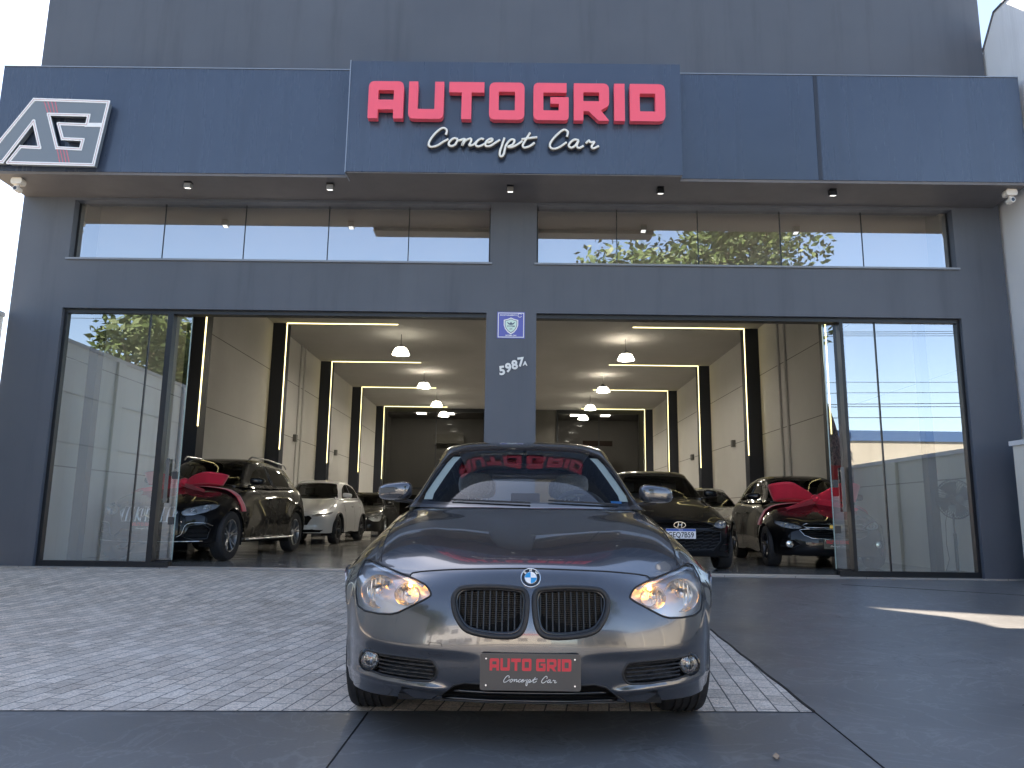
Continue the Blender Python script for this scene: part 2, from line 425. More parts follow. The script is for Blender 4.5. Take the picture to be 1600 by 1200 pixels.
M['silver_paint'] = paintmat('silver_paint', (.38, .39, .40), .6, .3)
M['rubber'] = simple('tyre_rubber', (.022, .022, .024), .75, var=.25, scale=40, bump=.15)
M['plastic'] = simple('black_plastic', (.018, .018, .02), .5, var=.2, scale=60)
M['gloss_black'] = simple('gloss_black', (.008, .008, .009), .12, coat=.6)
M['chrome'] = simple('chrome', (.78, .79, .80), .08, 1)
M['alloy'] = simple('alloy_wheel', (.42, .43, .45), .28, .9, var=.1)
M['dark_alloy'] = simple('dark_alloy', (.07, .07, .075), .3, .8)
M['void'] = simple('dark_liner', (.008, .008, .009), .9)
M['seam'] = simple('shut_line', (.006, .006, .007), .7)
M['lens'] = glass('clear_lens', (.97, .98, .98), .06)
M['car_glass'] = glass('car_glass', (.97, .985, .98), -.035)
M['car_glass_dark'] = glass('tinted_car_glass', (.12, .13, .13), .05)
M['reflector'] = simple('lamp_reflector', (.80, .80, .80), .22, 1)
M['amber'] = emis('amber_bulb', (1, .42, .06), 16)
M['halo'] = simple('clear_bulb', (.6, .6, .6), .1, .5)
M['red'] = simple('sign_red', (.62, .03, .05), .4)
M['white'] = simple('white_letter', (.80, .80, .78), .45)
M['seat'] = simple('grey_seat_fabric', (.40, .40, .39), .85, var=.2, scale=80, bump=.1)
M['dash'] = simple('dashboard_plastic', (.12, .122, .125), .6)
M['cream'] = simple('cream_trim', (.80, .80, .66), .7)
M['tread'] = M['rubber']

# ---- lettering
def glyph(ch):
    """block letters on a unit-high grid: list of (outer, [holes]) and an advance width"""
    t = .24; w = 1.0
    if ch == 'A': return [(rpoly([(0, 0), (t + .04, 0), (t + .04, .24), (w - t - .04, .24), (w - t - .04, 0), (w, 0), (w, 1), (0, 1)], [.02, .02, .02, .02, .02, .02, .17, .17]), [rpoly([(t + .04, .5), (w - t - .04, .5), (w - t - .04, .76), (t + .04, .76)], .02)])], w
    if ch == 'U': return [(rpoly([(0, 1), (0, 0), (w, 0), (w, 1), (w - t - .02, 1), (w - t - .02, .26), (t + .02, .26), (t + .02, 1)], [.01, .16, .16, .01, .01, .02, .02, .01]), [])], w
    if ch == 'T': return [([(0, 1), (0, .72), (.36, .72), (.36, 0), (.64, 0), (.64, .72), (w, .72), (w, 1)][::-1], [])], w
    if ch == 'O': return [(rpoly([(0, 0), (w, 0), (w, 1), (0, 1)], .17), [rpoly([(t + .03, .25), (w - t - .03, .25), (w - t - .03, .75), (t + .03, .75)], .02)])], w
    if ch == 'G': return [(rpoly([(0, 0), (w, 0), (w, .62), (.48, .62), (.48, .44), (.72, .44), (.72, .26), (.28, .26), (.28, .74), (w - .06, .74), (w - .06, 1), (0, 1)], [.15, .12, .02, .01, .01, .01, .02, .02, .02, .01, .01, .15]), [])], w
    if ch == 'R': return [(rpoly([(0, 0), (.27, 0), (.27, .25), (.42, .25), (.70, 0), (1.0, 0), (.76, .28), (w, .40), (w, 1), (0, 1)], [.01, .01, .01, .01, .01, .01, .02, .1, .17, .02]), [rpoly([(.27, .52), (.72, .52), (.72, .76), (.27, .76)], .02)])], w
    if ch == 'I': return [([(0, 0), (.3, 0), (.3, 1), (0, 1)], [])], .3
    if ch == 'D': return [(rpoly([(0, 0), (w, 0), (w, 1), (0, 1)], [.02, .18, .18, .02]), [rpoly([(.28, .26), (.72, .26), (.72, .74), (.28, .74)], .02)])], w
def extrude_poly(outer, holes, y0, y1, xf):
    """solid letter between depths y0 (front) and y1 (back); xf maps (u,v)->(x,z)"""
    bm = bmesh.new(); edges = []; rings = []
    for ring in [outer] + holes:
        vs = [bm.verts.new((xf(p)[0], y0, xf(p)[1])) for p in ring]; rings.append(vs)
        edges += [bm.edges.new((vs[i], vs[(i + 1) % len(vs)])) for i in range(len(vs))]
    bmesh.ops.triangle_fill(bm, use_beauty=True, use_dissolve=False, edges=edges)
    fr = list(bm.faces); V = [tuple(v.co) for v in bm.verts]; bm.verts.index_update(); n = len(V)
    F = [tuple(v.index for v in f.verts) for f in fr]
    mb = MB(); VV = V + [(x, y1, z) for x, _, z in V]
    FF = F + [tuple(i + n for i in f)[::-1] for f in F]
    for vs in rings:
        for i in range(len(vs)):
            a, b = vs[i].index, vs[(i + 1) % len(vs)].index; FF.append((a, b, b + n, a + n))
    bm.free(); mb.add(VV, FF); return mb
def letters(word, x0, z0, h, width, y0, y1, parent, mat, name='letter', one=False, gap=.17, space=.35, wx=1.0):
    adv = 0; items = []
    for ch in word:
        if ch == ' ': adv += space; continue
        g, w_ = glyph(ch); items.append((g, adv)); adv += w_ + gap
    sc = width / (adv - gap); big = MB(); out = []
    for g, a in items:
        for outer, holes in g:
            mb = extrude_poly(outer, holes, y0, y1, lambda p: (x0 + (p[0] + a) * sc, z0 + p[1] * h))
            if one: big.add(mb.v, mb.f)
            else: out.append(mb.build(name, mat, parent))
    if one: return big.build(name, mat, parent)
    return out
SCRIPT = [
 [(480,375),(484,352),(466,342),(440,360),(415,393),(405,420),(415,433),(442,427),(470,408),(492,395)],
 [(535,395),(518,391),(502,402),(494,418),(504,429),(522,422),(533,403),(545,400),(562,393)],
 [(565,391),(553,426),(568,402),(590,391),(594,402),(586,424),(604,420),(622,402)],
 [(650,396),(640,391),(622,402),(614,420),(626,429),(648,420),(665,408)],
 [(668,411),(686,402),(688,392),(674,394),(658,410),(660,426),(680,425),(705,408),(722,396)],
 [(742,386),(732,420),(722,458),(728,476),(740,462),(748,424),(768,396),(786,396),(780,416),(758,428),(776,430),(804,414),(822,400)],
 [(856,360),(838,392),(824,420),(832,432),(856,424),(876,408)], [(818,392),(888,381)],
 [(1020,378),(1024,354),(1006,344),(978,366),(952,398),(944,422),(958,436),(986,428),(1018,404)],
 [(1072,394),(1054,391),(1036,404),(1028,420),(1040,430),(1058,418),(1072,396),(1064,420),(1074,431),(1094,420)],
 [(1104,408),(1118,394),(1122,402),(1132,402),(1142,402),(1130,422),(1138,432),(1162,420)],
]
def script_mb(x0, z0, width, y, r, n=6, k=5, flat=1.0):
    sc = width / (1162 - 405); mb = MB()
    for st in SCRIPT:
        P = catmull(st, k); mb.tube([(x0 + (a - 405) * sc, y, z0 + (430 - b) * sc) for a, b in P], r, n)
    return mb
_dg = None
def text_mb(txt, size, loc, depth=.002, rx=90, align='CENTER', rz=0, sx=1.0, bold=0.0, ry=0):
    cu = bpy.data.curves.new('t', 'FONT'); cu.body = txt; cu.size = size; cu.align_x = align; cu.align_y = 'CENTER'; cu.extrude = depth / 2; cu.resolution_u = 3; cu.offset = bold
    o = bpy.data.objects.new('t', cu); COL.objects.link(o); bpy.context.view_layer.update()
    me = o.to_mesh(); mat = Matrix.Translation(loc) @ Matrix.Rotation(R(rz), 4, 'Z') @ Matrix.Rotation(R(ry), 4, 'Y') @ Matrix.Rotation(R(rx), 4, 'X') @ Matrix.Diagonal((sx, 1, 1, 1))
    mb = MB(); mb.add([tuple(mat @ v.co) for v in me.vertices], [tuple(p.vertices) for p in me.polygons])
    o.to_mesh_clear(); bpy.data.objects.remove(o); bpy.data.curves.remove(cu); return mb
def dealer_plate(parent, c, w_=.39, h=.135, rz=0, name='number_plate', ty=-.012):
    x, y, z = c
    p = MB().prism(rpoly([(x - w_ / 2, z - h / 2), (x + w_ / 2, z - h / 2), (x + w_ / 2, z + h / 2), (x - w_ / 2, z + h / 2)], .012), y, y + .006).build(name, simple('plate_grey', (.045, .043, .045), .35, coat=.3), parent)
    p['label'] = 'dark dealer plate with red AUTO GRID lettering'
    k = w_ / .39
    letters('AUTO GRID', x - .158 * k, z + .005 * k, .045 * k, .316 * k, y - .002, y, p, M['red'], 'block_lettering', one=True, gap=.14)
    script_mb(x - .103 * k, z - .037 * k, .205 * k, y - .001, .0013 * k, 4, 4).build('script_lettering', M['white'], p)
    for sx in (-1, 1):
        for sz in (-1, 1): MB().lathe([(0, -.003), (.0035, -.003), (.0035, 0)], 8, 'Y', (x + sx * w_ * .44, y, z + sz * h * .36)).build('screw', M['chrome'], p)
    return p

# ---- parts shared by every car
def frontproj(sh, poly, off=0): return [sh.front(x, z, off) for x, z in poly]
def hole_wall(sh, poly, depth, name, mat, parent, off=0.0, cap=True, axis=(0, 1, 0), shrink=1.0):
    P = frontproj(sh, poly, off); n = len(P); c = sum(P, Vector()) / n; A = Vector(axis)
    Q = [Vector((c.x + (p.x - c.x) * shrink, p.y, c.z + (p.z - c.z) * shrink)) + A * depth for p in P]
    mb = MB().add(P + Q, [(i, (i + 1) % n, n + (i + 1) % n, n + i) for i in range(n)])
    if cap:
        m = sum(Q, Vector()) / n; mb.add(Q + [m], [(i, (i + 1) % n, n) for i in range(n)])
    return mb.build(name, mat, parent, smooth=False)
def ring(sh, poly, r, name, mat, parent, off=0, flat=1.0, n=8):
    return MB().tube(frontproj(sh, poly, off), r, n, closed=True, flat=flat).build(name, mat, parent, smooth='all')
def seam(sh, kind, pts, name, parent, r=.0022, sg=1, which='body', mat=None, n=9, off=0):
    P = catmull(pts, n)
    f = {'front': lambda a, b: sh.front(a, b, off, which), 'top': lambda a, b: sh.top(a, b, off, which), 'side': lambda a, b: sh.side(a, b, sg, off, which)}[kind]
    return MB().tube([f(*p) for p in P], r, 6).build(name, mat or M['seam'], parent, smooth='all')
def wheel(parent, c, r=.316, wd=.205, sg=1, rimr=None, style='ten', rim=None, grooves=True):
    """sg=+1: outer face towards +x"""
    rimr = rimr or r * .66; hw = wd / 2; rim = rim or M['alloy']
    hub = MB().lathe([(0, -.02), (r * .16, -.02), (r * .17, .03), (0, .03)], 20, 'X', c); hub.lathe([(r * .2, -.03), (r * .5, -.03), (r * .5, -.015), (r * .2, -.015)], 24, 'X', c)
    h = hub.build('wheel', M['dark_alloy'], parent)
    pr = [(rimr, -hw * .86), (rimr + .012, -hw * .97), (r * .86, -hw), (r * .955, -hw * .93), (r * .992, -hw * .74)]
    if grooves:
        g = .008
        for gx in (-.48, -.16, .16, .48):
            pr += [(r, hw * gx - .006), (r - g, hw * gx - .0045), (r - g, hw * gx + .0045), (r, hw * gx + .006)]
    else: pr += [(r, -hw * .5), (r, hw * .5)]
    pr += [(r * .992, hw * .74), (r * .955, hw * .93), (r * .86, hw), (rimr + .012, hw * .97), (rimr, hw * .86), (rimr - .01, hw * .3), (rimr - .01, -hw * .3)]
    MB().lathe(pr, 56, 'X', c, closed=True).build('tyre', M['rubber'], h, smooth=35)
    rm = MB(); o = hw * .8 * sg
    rm.lathe([(rimr + .004, o * 1.06), (rimr - .014, o * 1.02), (rimr - .02, o * .6), (rimr - .03, -o)], 40, 'X', c)
    ns = 5
    for k in range(ns):
        for da in ((-.16, .16) if style == 'ten' else (0,)):
            a = 2 * math.pi * k / ns + .3
            wA = .2 if style == 'ten' else .34
            pts = []
            for rr_, aa, dd in ((r * .12, a + da * .9, o * .62), (rimr * .6, a + da * 1.0, o * .74), (rimr - .012, a + da * 1.25, o * .98)):
                pts.append((c[0] + dd, c[1] + rr_ * math.cos(aa), c[2] + rr_ * math.sin(aa)))
            rm.tube(pts, [.017 if style == 'ten' else .03, .013 if style == 'ten' else .028, .017 if style == 'ten' else .033], 6)
    rm.lathe([(0, o * .72), (r * .09, o * .70), (r * .19, o * .58), (r * .2, o * .2)], 20, 'X', c)
    rm.build('rim', rim, h, smooth=35)
    return h
def arch_liner(parent, cy_, cz, r, half, name='wheel_arch_liner', front=False):
    for sg in (-1, 1):
        mb = MB(); n = 18; V = []
        for i in range(n + 1):
            a = R(-22 + 224 * i / n); ho = half - .012 - (.085 * max(0, -math.cos(a)) ** 1.3 if front else 0)
            V += [(ho * sg, cy_ + r * math.cos(a), cz + r * math.sin(a)), ((half - .33) * sg, cy_ + r * math.cos(a), cz + r * math.sin(a))]
        mb.add(V, [(2 * i, 2 * i + 1, 2 * i + 3, 2 * i + 2) for i in range(n)])
        V = [((half - .33) * sg, cy_, cz)] + [((half - .33) * sg, cy_ + r * math.cos(R(-22 + 224 * i / n)), cz + r * math.sin(R(-22 + 224 * i / n))) for i in range(n + 1)]
        mb.add(V, [(0, i, i + 1) for i in range(1, n + 1)])
        mb.build(name, M['void'], parent)
def mirror_unit(parent, c, sg, paint, s=1.0, tilt=0):
    # housing: superellipsoid, blunt at the glass side (rear), tapered outboard
    nu, nv = 20, 14; V = []
    for j in range(nv + 1):
        ph = -math.pi / 2 + math.pi * j / nv
        for i in range(nu):
            th = 2 * math.pi * i / nu
            f = lambda v, e: math.copysign(abs(v) ** e, v)
            x = f(math.cos(ph), .55) * f(math.cos(th), .6); y = f(math.cos(ph), .6) * f(math.sin(th), .8); z = f(math.sin(ph), .6)
            k = 1 - .16 * (x * .5 + .5)
            if y > 0: y *= .55
            V.append((c[0] + sg * x * .108 * s, c[1] + y * .085 * s + .03 * s * x, c[2] + z * .058 * s * k - .006 * x * s))
    F = [(j * nu + i, j * nu + (i + 1) % nu, (j + 1) * nu + (i + 1) % nu, (j + 1) * nu + i) for j in range(nv) for i in range(nu)]
    m = MB().add(V, F).build('side_mirror', paint, parent, smooth='all')
    MB().tube([(c[0] - sg * .16 * s, c[1] + .03, c[2] - .075 * s), (c[0] - sg * .08 * s, c[1] + .015, c[2] - .06 * s), (c[0], c[1], c[2] - .045 * s)], [.024 * s, .02 * s, .03 * s], 8, flat=.6).build('mirror_arm', M['plastic'], m, smooth='all')
    MB().prism(rpoly([(c[0] - .085 * s, c[2] - .04 * s), (c[0] + .085 * s, c[2] - .04 * s), (c[0] + .085 * s, c[2] + .04 * s), (c[0] - .085 * s, c[2] + .04 * s)], .025 * s), c[1] + .047 * s, c[1] + .051 * s).build('mirror_glass', M['chrome'], m)
    MB().tube([(c[0] + sg * .02 * s, c[1] - .077 * s, c[2] - .018 * s), (c[0] + sg * .10 * s, c[1] - .02 * s, c[2] - .016 * s)], .005 * s, 6).build('indicator', M['lens'], m, smooth='all')
    return m
def headlight(sh, poly, parent, sg, bowls, depth=.05, bulb=None, bulb_at=None, trim=True):
    V, F = sh.cut('body', poly, 'Y', lambda c: c.y < 1.0 * sh.fr and c.x * sg > 0)
    ctr = (sum(p[0] for p in poly) / len(poly), sum(p[1] for p in poly) / len(poly))
    h = sh.smooth_obj('body', [(x, y + depth, z) for x, y, z in V], F, 'headlight', simple('lamp_housing', (.80, .81, .83), .3, .5), parent)
    sh.smooth_obj('body', V, F, 'lens', M['lens'], h)
    ring(sh, poly, .0042, 'gasket', M['seam'], h)
    P = frontproj(sh, poly); n = len(P)
    MB().add(P + [p + Vector((0, depth, 0)) for p in P], [(i, (i + 1) % n, n + (i + 1) % n, n + i) for i in range(n)]).build('inner_bezel', simple('lamp_bezel', (.75, .75, .75), .25, .9), h)
    for (bx, bz, rx, rz_) in bowls:
        y0 = sh.front(bx, bz).y + depth * .95
        pr = [(rx, -.038), (rx * .95, -.034), (rx * .8, -.012), (rx * .5, .008), (rx * .2, .016), (0, .018)]
        mb = MB().lathe(pr, 32, 'Y', (0, 0, 0))
        mb.v = [(bx + x, y0 + y - .004, bz + z * rz_ / rx) for x, y, z in mb.v]
        mb.build('reflector_bowl', M['reflector'], h, smooth=50)
        fl = MB()
        for q in range(-3, 4):
            fl.box(bx + q * rx * .24 - .0015, bx + q * rx * .24 + .0015, y0 - .012, y0 - .006, bz - rz_ * .62, bz + rz_ * .62)
        fl.build('reflector_flute', M['chrome'], h)
        MB().lathe([(0, -.05), (rx * .16, -.048), (rx * .2, -.03), (rx * .2, .0)], 14, 'Y', (bx, y0, bz)).build('bulb', M['halo'], h, smooth=40)
    if bulb:
        br_ = [(.448, .611), (.52, .632), (.60, .650), (.665, .665), (.722, .678), (.752, .672)]
        MB().tube([sh.front(sg * a_, b_) + Vector((0, .020, 0)) for a_, b_ in br_], .010, 8, flat=.6).build('bright_brow', simple('lamp_brow', (.9, .91, .93), .35, .1), h, smooth='all')  # near-white strip standing in for the bright reflection along the lamp's top edge
        bx, bz, br = bulb_at
        y0 = sh.front(bx, bz).y + .016
        MB().lathe([(0, -br), (br * .7, -br * .7), (br, 0), (br * .7, br * .7), (0, br)], 14, 'Y', (bx, y0 + br * .4, bz)).build('indicator_bulb', bulb, h, smooth='all')
    return h
def cabin(sh, parent, paint, ws, inner, side_polys, tint, pred_front=lambda c: c.y < 2.05, rear=True, glassm=None):
    """cut and glaze the cabin; ws = half outline of the windscreen (x>=0) from bottom centre to top centre"""
    full = lambda h: h + [(-x, z) for x, z in h[::-1] if x > 1e-6]
    g = glassm or M['car_glass']
    V, F = sh.cut('cabin', full(inner), 'Y', pred_front); wsn = sh.smooth_obj('cabin', V, F, 'windscreen', g, parent)
    V, F = sh.cut('cabin', full(ws), 'Y', pred_front); sh.smooth_obj('cabin', V, F, 'windscreen_border', M['gloss_black'], wsn)
    for poly in side_polys:
        for sg in (-1, 1):
            V, F = sh.cut('cabin', poly, 'X', lambda c: c.x * sg > .3)
            if V:
                wo = sh.smooth_obj('cabin', V, F, 'side_window', tint, parent)
                P = [sh.side(a, b, sg, 0.001, 'cabin') for a, b in poly]
                MB().tube(P, .006, 6, closed=True).build('window_trim', M['gloss_black'], wo, smooth='all')
    return wsn
# ================================================================ THE GREY HATCHBACK IN FRONT
def hood_crease(Y):
    x, y, z = np.abs(Y[..., 0]), Y[..., 1], Y[..., 2].copy()
    xc = .30 + .20 * np.clip((y - .12) / 1.0, 0, 1)
    up = (1 / (1 + np.exp(-(x - xc) / .014))) * np.clip((y - .13) / .2, 0, 1) * np.clip((1.12 - y) / .15, 0, 1) * (z > .66) * (x < .7)
    z += .0045 * up
    # faint swage along the doors
    Yn = Y.copy(); Yn[..., 2] = z
    sgn = np.sign(Y[..., 0]); side = (x > .8)
    Yn[..., 0] += sgn * side * .008 * np.exp(-((Y[..., 2] - .72 - .03 * (y - 1)) / .03) ** 2) * np.clip((y - 1.2) / .3, 0, 1) * np.clip((3.9 - y) / .3, 0, 1)
    # crease over the fog lamps and the blade below them
    fr = (y < .5) & (z < .5)
    Yn[..., 1] -= fr * .018 * np.exp(-((z - .222 - .06 * np.clip(x - .35, 0, 1)) / .014) ** 2) * np.clip((x - .30) / .06, 0, 1)
    Yn[..., 1] += fr * .013 / (1 + np.exp((z - (.352 + .02 * x)) / .006)) * np.clip((x - .18) / .12, 0, 1) * np.clip((.5 - y) / .1, 0, 1)
    return Yn
HL = [(.404,.580),(.416,.602),(.436,.619),(.492,.638),(.588,.660),(.665,.678),(.735,.697),(.768,.690),(.777,.640),(.768,.560),(.745,.512),(.700,.498),(.632,.495),(.575,.497),(.542,.506),(.490,.532),(.430,.563)]
KID = [(.014,.560),(.020,.598),(.044,.613),(.145,.620),(.255,.615),(.292,.604),(.312,.575),(.306,.527),(.285,.486),(.250,.453),(.170,.437),(.088,.434),(.044,.446),(.022,.486)]
FOG = [(.366,.296),(.388,.334),(.480,.338),(.600,.340),(.676,.345),(.715,.331),(.716,.292),(.678,.266),(.592,.256),(.478,.250),(.394,.251),(.372,.270)]
LOWH = [(0,.252),(.20,.253),(.255,.254),(.300,.241),(.352,.200),(.346,.168),(.15,.168),(0,.168)]
WS = [(0,.953),(.35,.956),(.60,.968),(.650,.985),(.592,1.13),(.529,1.25),(.493,1.306),(.40,1.325),(.2,1.335),(0,1.338)]
WSI = [(0,.972),(.35,.973),(.55,.982),(.610,.998),(.612,1.02),(.562,1.13),(.508,1.240),(.474,1.289),(.39,1.307),(.2,1.317),(0,1.320)]
def make_bmw():
    t = thing('hatchback_car', (.075, 3.12, 0), 'dark grey metallic hatchback with black twin grille parked outside before the central pillar', 'car')
    sh = Shell(7, 8, post=hood_crease)
    P = M['grey']
    full = lambda h: h + [(-x, z) for x, z in h[::-1] if x > 1e-6]
    # cuts first
    kd = catmull(KID, 3, closed=True)
    for sg in (1, -1):
        pl = kd if sg > 0 else mirror_x(kd)
        bowls = [(sg * .645, .580, .074, .070), (sg * .510, .577, .054, .046)]
        hl = rpoly(HL, .008, 2)
        headlight(sh, hl if sg > 0 else mirror_x(hl), t, sg, bowls, .055, M['amber'], (sg * .502, .613, .011))
    for sg in (1, -1):
        pl = kd if sg > 0 else mirror_x(kd)
        sh.cut('body', pl, 'Y', lambda c: c.y < .6)
        g = ring(sh, pl, .011, 'kidney_grille', M['plastic'], t, off=.001)
        # second inner lip
        cx = sum(p[0] for p in pl) / len(pl); cz = sum(p[1] for p in pl) / len(pl)
        inn = [(cx + (a - cx) * .93, cz + (b - cz) * .90) for a, b in pl]
        MB().tube([sh.front(a, b) + Vector((0, .012, 0)) for a, b in inn], .009, 8, closed=True).build('inner_lip', M['gloss_black'], g, smooth='all')
        hole_wall(sh, pl, .075, 'recess', M['void'], g, off=-.004)
        sl = MB()
        xs = [p[0] for p in inn]; x0, x1 = min(xs), max(xs); nS = 11
        for k in range(nS):
            x = x0 + (x1 - x0) * (k + .6) / (nS + .2)
            zs = []
            for i in range(len(inn)):
                a, b = inn[i - 1], inn[i]
                if (a[0] - x) * (b[0] - x) <= 0 and a[0] != b[0]: zs.append(a[1] + (b[1] - a[1]) * (x - a[0]) / (b[0] - a[0]))
            if len(zs) < 2: continue
            za, zb = min(zs), max(zs); pa = sh.front(x, za); pb = sh.front(x, zb); n = 6
            pts = [pa.lerp(pb, i / n) for i in range(n + 1)]
            for i in range(n):
                p, q = pts[i], pts[i + 1]
                y0 = p.y + .012; y1 = q.y + .012
                V = [(x - .0020, y0, p.z), (x + .0020, y0, p.z), (x + .0028, y0 + .02, p.z), (x - .0028, y0 + .02, p.z), (x - .0028, y1, q.z), (x + .0028, y1, q.z), (x + .0028, y1 + .02, q.z), (x - .0028, y1 + .02, q.z)]
                sl.add(V, [(0, 1, 5, 4), (1, 2, 6, 5), (2, 3, 7, 6), (3, 0, 4, 7)])
        sl.build('vertical_slats', simple('grille_slat', (.022, .022, .023), .3, 0), g, smooth=False)
        ms = MB()
        for k in range(20):
            z = .445 + k * .0085
            xs2 = []
            for i in range(len(inn)):
                a, b = inn[i - 1], inn[i]
                if (a[1] - z) * (b[1] - z) <= 0 and a[1] != b[1]: xs2.append(a[0] + (b[0] - a[0]) * (z - a[1]) / (b[1] - a[1]))
            if len(xs2) >= 2: ms.box(min(xs2), max(xs2), .098, .101, z, z + .0028)
        ms.build('radiator_mesh', simple('radiator_mesh', (.05, .048, .045), .5, .3), g)
    for sg in (1, -1):
        pl = rpoly(FOG, .015, 3); pl = pl if sg > 0 else mirror_x(pl)
        sh.cut('body', pl, 'Y', lambda c: c.y < .7)
        f = ring(sh, pl, .005, 'bumper_vent', M['plastic'], t, off=-.001)
        hole_wall(sh, pl, .055, 'recess', M['plastic'], f)
        # ribbed insert and the round lamp at its outer end
        rb = MB()
        for k in range(5):
            z0 = .262 + k * .0155
            pts = []
            for i in range(22):
                x = .384 + (.618 - .384) * i / 21
                zz = z0 + (x - .384) * .03
                pts.append(sh.front(sg * x, zz) + Vector((0, .012 + .003 * math.cos(i * 1.7 + k * 2.2), 0)))
            rb.tube(pts, .0042, 5)
        rb.build('ribbed_insert', M['plastic'], f, smooth=False)
        c = sh.front(sg * .664, .306); c = (sg * .664, c.y + .012, .306)
        lp = MB().lathe([(.040, -.016), (.046, -.012), (.050, .01), (.050, .045), (.038, .045), (.037, -.012)], 28, 'Y', c, closed=True).build('fog_lamp', M['gloss_black'], f, smooth=40)
        MB().lathe([(.0365, -.008), (.034, .012), (.022, .028), (0, .034)], 24, 'Y', c).build('reflector_bowl', simple('fog_reflector', (.38, .38, .39), .2, 1), lp, smooth=50)
        MB().lathe([(0, -.016), (.02, -.0145), (.0372, -.008)], 24, 'Y', c).build('lens', M['lens'], lp, smooth='all')
        mb = MB()
        for q in (-2, -1, 0, 1, 2): mb.box(c[0] + q * .012 - .001, c[0] + q * .012 + .001, c[1] + .0, c[1] + .006, c[2] - .03 + abs(q) * .004, c[2] + .03 - abs(q) * .004)
        mb.build('reflector_flute', M['dark_alloy'], lp)
    extract(sh.parts['body']['bm'], cut_region(sh.parts['body']['bm'], [(-.56, 1.34), (.56, 1.34), (.60, 2.4), (.56, 3.7), (-.56, 3.7), (-.60, 2.4)], 'Z', lambda c: c.z > .85))
    lo = full(LOWH)
    sh.cut('body', lo, 'Y', lambda c: c.y < .5)
    li = ring(sh, lo, .004, 'lower_intake', M['plastic'], t)
    hole_wall(sh, lo, .09, 'recess', M['void'], li)
    mb = MB()
    pts = [sh.front(x, .222 - .00 + .0 * x) + Vector((0, .012, -.003)) for x in np.linspace(-.30, .30, 25)]
    mb.tube(pts, .010, 8, flat=.7)
    pts = [sh.front(x, .185) + Vector((0, .010, 0)) for x in np.linspace(-.335, .335, 25)]
    mb.tube(pts, .009, 8, flat=.8)
    mb.build('intake_blade', M['gloss_black'], li, smooth='all')
    sides = [rpoly([(1.70,.992),(2.00,1.19),(2.22,1.285),(2.50,1.318),(2.50,.998)], .02, 3), rpoly([(2.58,.998),(2.58,1.318),(3.05,1.298),(3.40,1.225),(3.47,1.12),(3.30,1.01)], .03, 3)]
    cabin(sh, t, P, WS, WSI, sides, M['car_glass'])
    rw = rpoly([(-.42, 1.0), (.42, 1.0), (.40, 1.28), (-.40, 1.28)], .05, 4)
    V, F = sh.cut('cabin', rw, 'Y', lambda c: c.y > 3.6); sh.smooth_obj('cabin', V, F, 'rear_window', M['car_glass'], t)
    sh.finish('body', 'body', P, t); sh.finish('cabin', 'roof', P, t)
    # shut lines
    hs = [(0,.109,.690)]
    hp = [(-.512, .642), (-.505, .655), (-.487, .6605), (-.437, .668), (-.326, .6785), (-.207, .6845), (-.09, .6885), (0, .690)]
    hp = hp + [(-x, z) for x, z in hp[-2::-1]]
    b = seam(sh, 'front', hp, 'bonnet_shut_line', t, .0034)
    for sg in (1, -1):
        seam(sh, 'top', [(sg * x, y) for x, y in [(.672, .428), (.688, .57), (.694, .8), (.690, 1.0), (.678, 1.18), (.660, 1.27)]], 'bonnet_shut_line', t, .0032)
        # bumper to wing seam and door lines
        seam(sh, 'side', [(.52, .622), (.50, .56), (.47, .50)], 'bumper_seam', t, .0018, sg)
        for pts in ([(1.52, .90), (1.50, .7), (1.47, .45), (1.44, .27)], [(2.54, .95), (2.55, .6), (2.52, .28)], [(3.32, .95), (3.28, .8), (3.12, .62)]):
            seam(sh, 'side', pts, 'door_shut_line', t, .0022, sg)
        seam(sh, 'side', [(1.44, .275), (2.0, .27), (2.52, .275)], 'door_shut_line', t, .0022, sg)
        for y in (2.28, 3.14):
            p = sh.side(y, .80, sg, .018)
            MB().tube([(p.x - sg * .02, y - .09, .80), (p.x, y - .07, .80), (p.x, y + .07, .80), (p.x - sg * .02, y + .09, .80)], .009, 8).build('door_handle', P, t, smooth='all')
    # tow cover
    tc = rpoly([(-.404, .353), (-.352, .353), (-.352, .401), (-.404, .401)], .006, 3)
    ring(sh, tc, .0012, 'tow_hook_cover', M['seam'], t)
    # badge
    bp = sh.front(0, .655); nrm = (sh.front(0, .665) - sh.front(0, .645)).normalized(); tilt = math.atan2(nrm.y, nrm.z)
    e = MB().lathe([(0, -.004), (.036, -.004), (.038, -.006), (.040, -.004), (.040, .004), (0, .004)], 36, 'Y')
    bd = e.build('roundel_badge', M['gloss_black'], t, smooth=35)
    ring_ = MB().lathe([(.0375, -.006), (.0395, -.0075), (.0412, -.005), (.0412, .004)], 36, 'Y'); ring_.lathe([(.0232, -.0045), (.0245, -.0058), (.0256, -.0045)], 32, 'Y')
    rg = ring_.build('chrome_ring', M['chrome'], bd, smooth='all')
    blue = simple('badge_blue', (.02, .28, .62), .3, coat=.5); whi = simple('badge_white', (.8, .82, .84), .3, coat=.5)
    for q in range(4):
        V = [(0, -.0052, 0)] + [(.0235 * math.cos(a), -.0052, .0235 * math.sin(a)) for a in np.linspace(q * math.pi / 2, (q + 1) * math.pi / 2, 9)]
        MB().add(V, [tuple(range(10))]).build('quarter', blue if q in (1, 3) else whi, bd)
    for ch, a in (('B', 48), ('M', 0), ('W', -48)):
        text_mb(ch, .014, (math.sin(R(-a)) * .0308, -.005, math.cos(R(a)) * .0308), .001, bold=.0004, ry=-a).build('letter', M['white'], bd)
    bd.location = bp + Vector((0, -.003, 0)); bd.rotation_euler = (-tilt * .8, 0, 0)
    dealer_plate(t, (.0, -.016, .306), .392, .137)
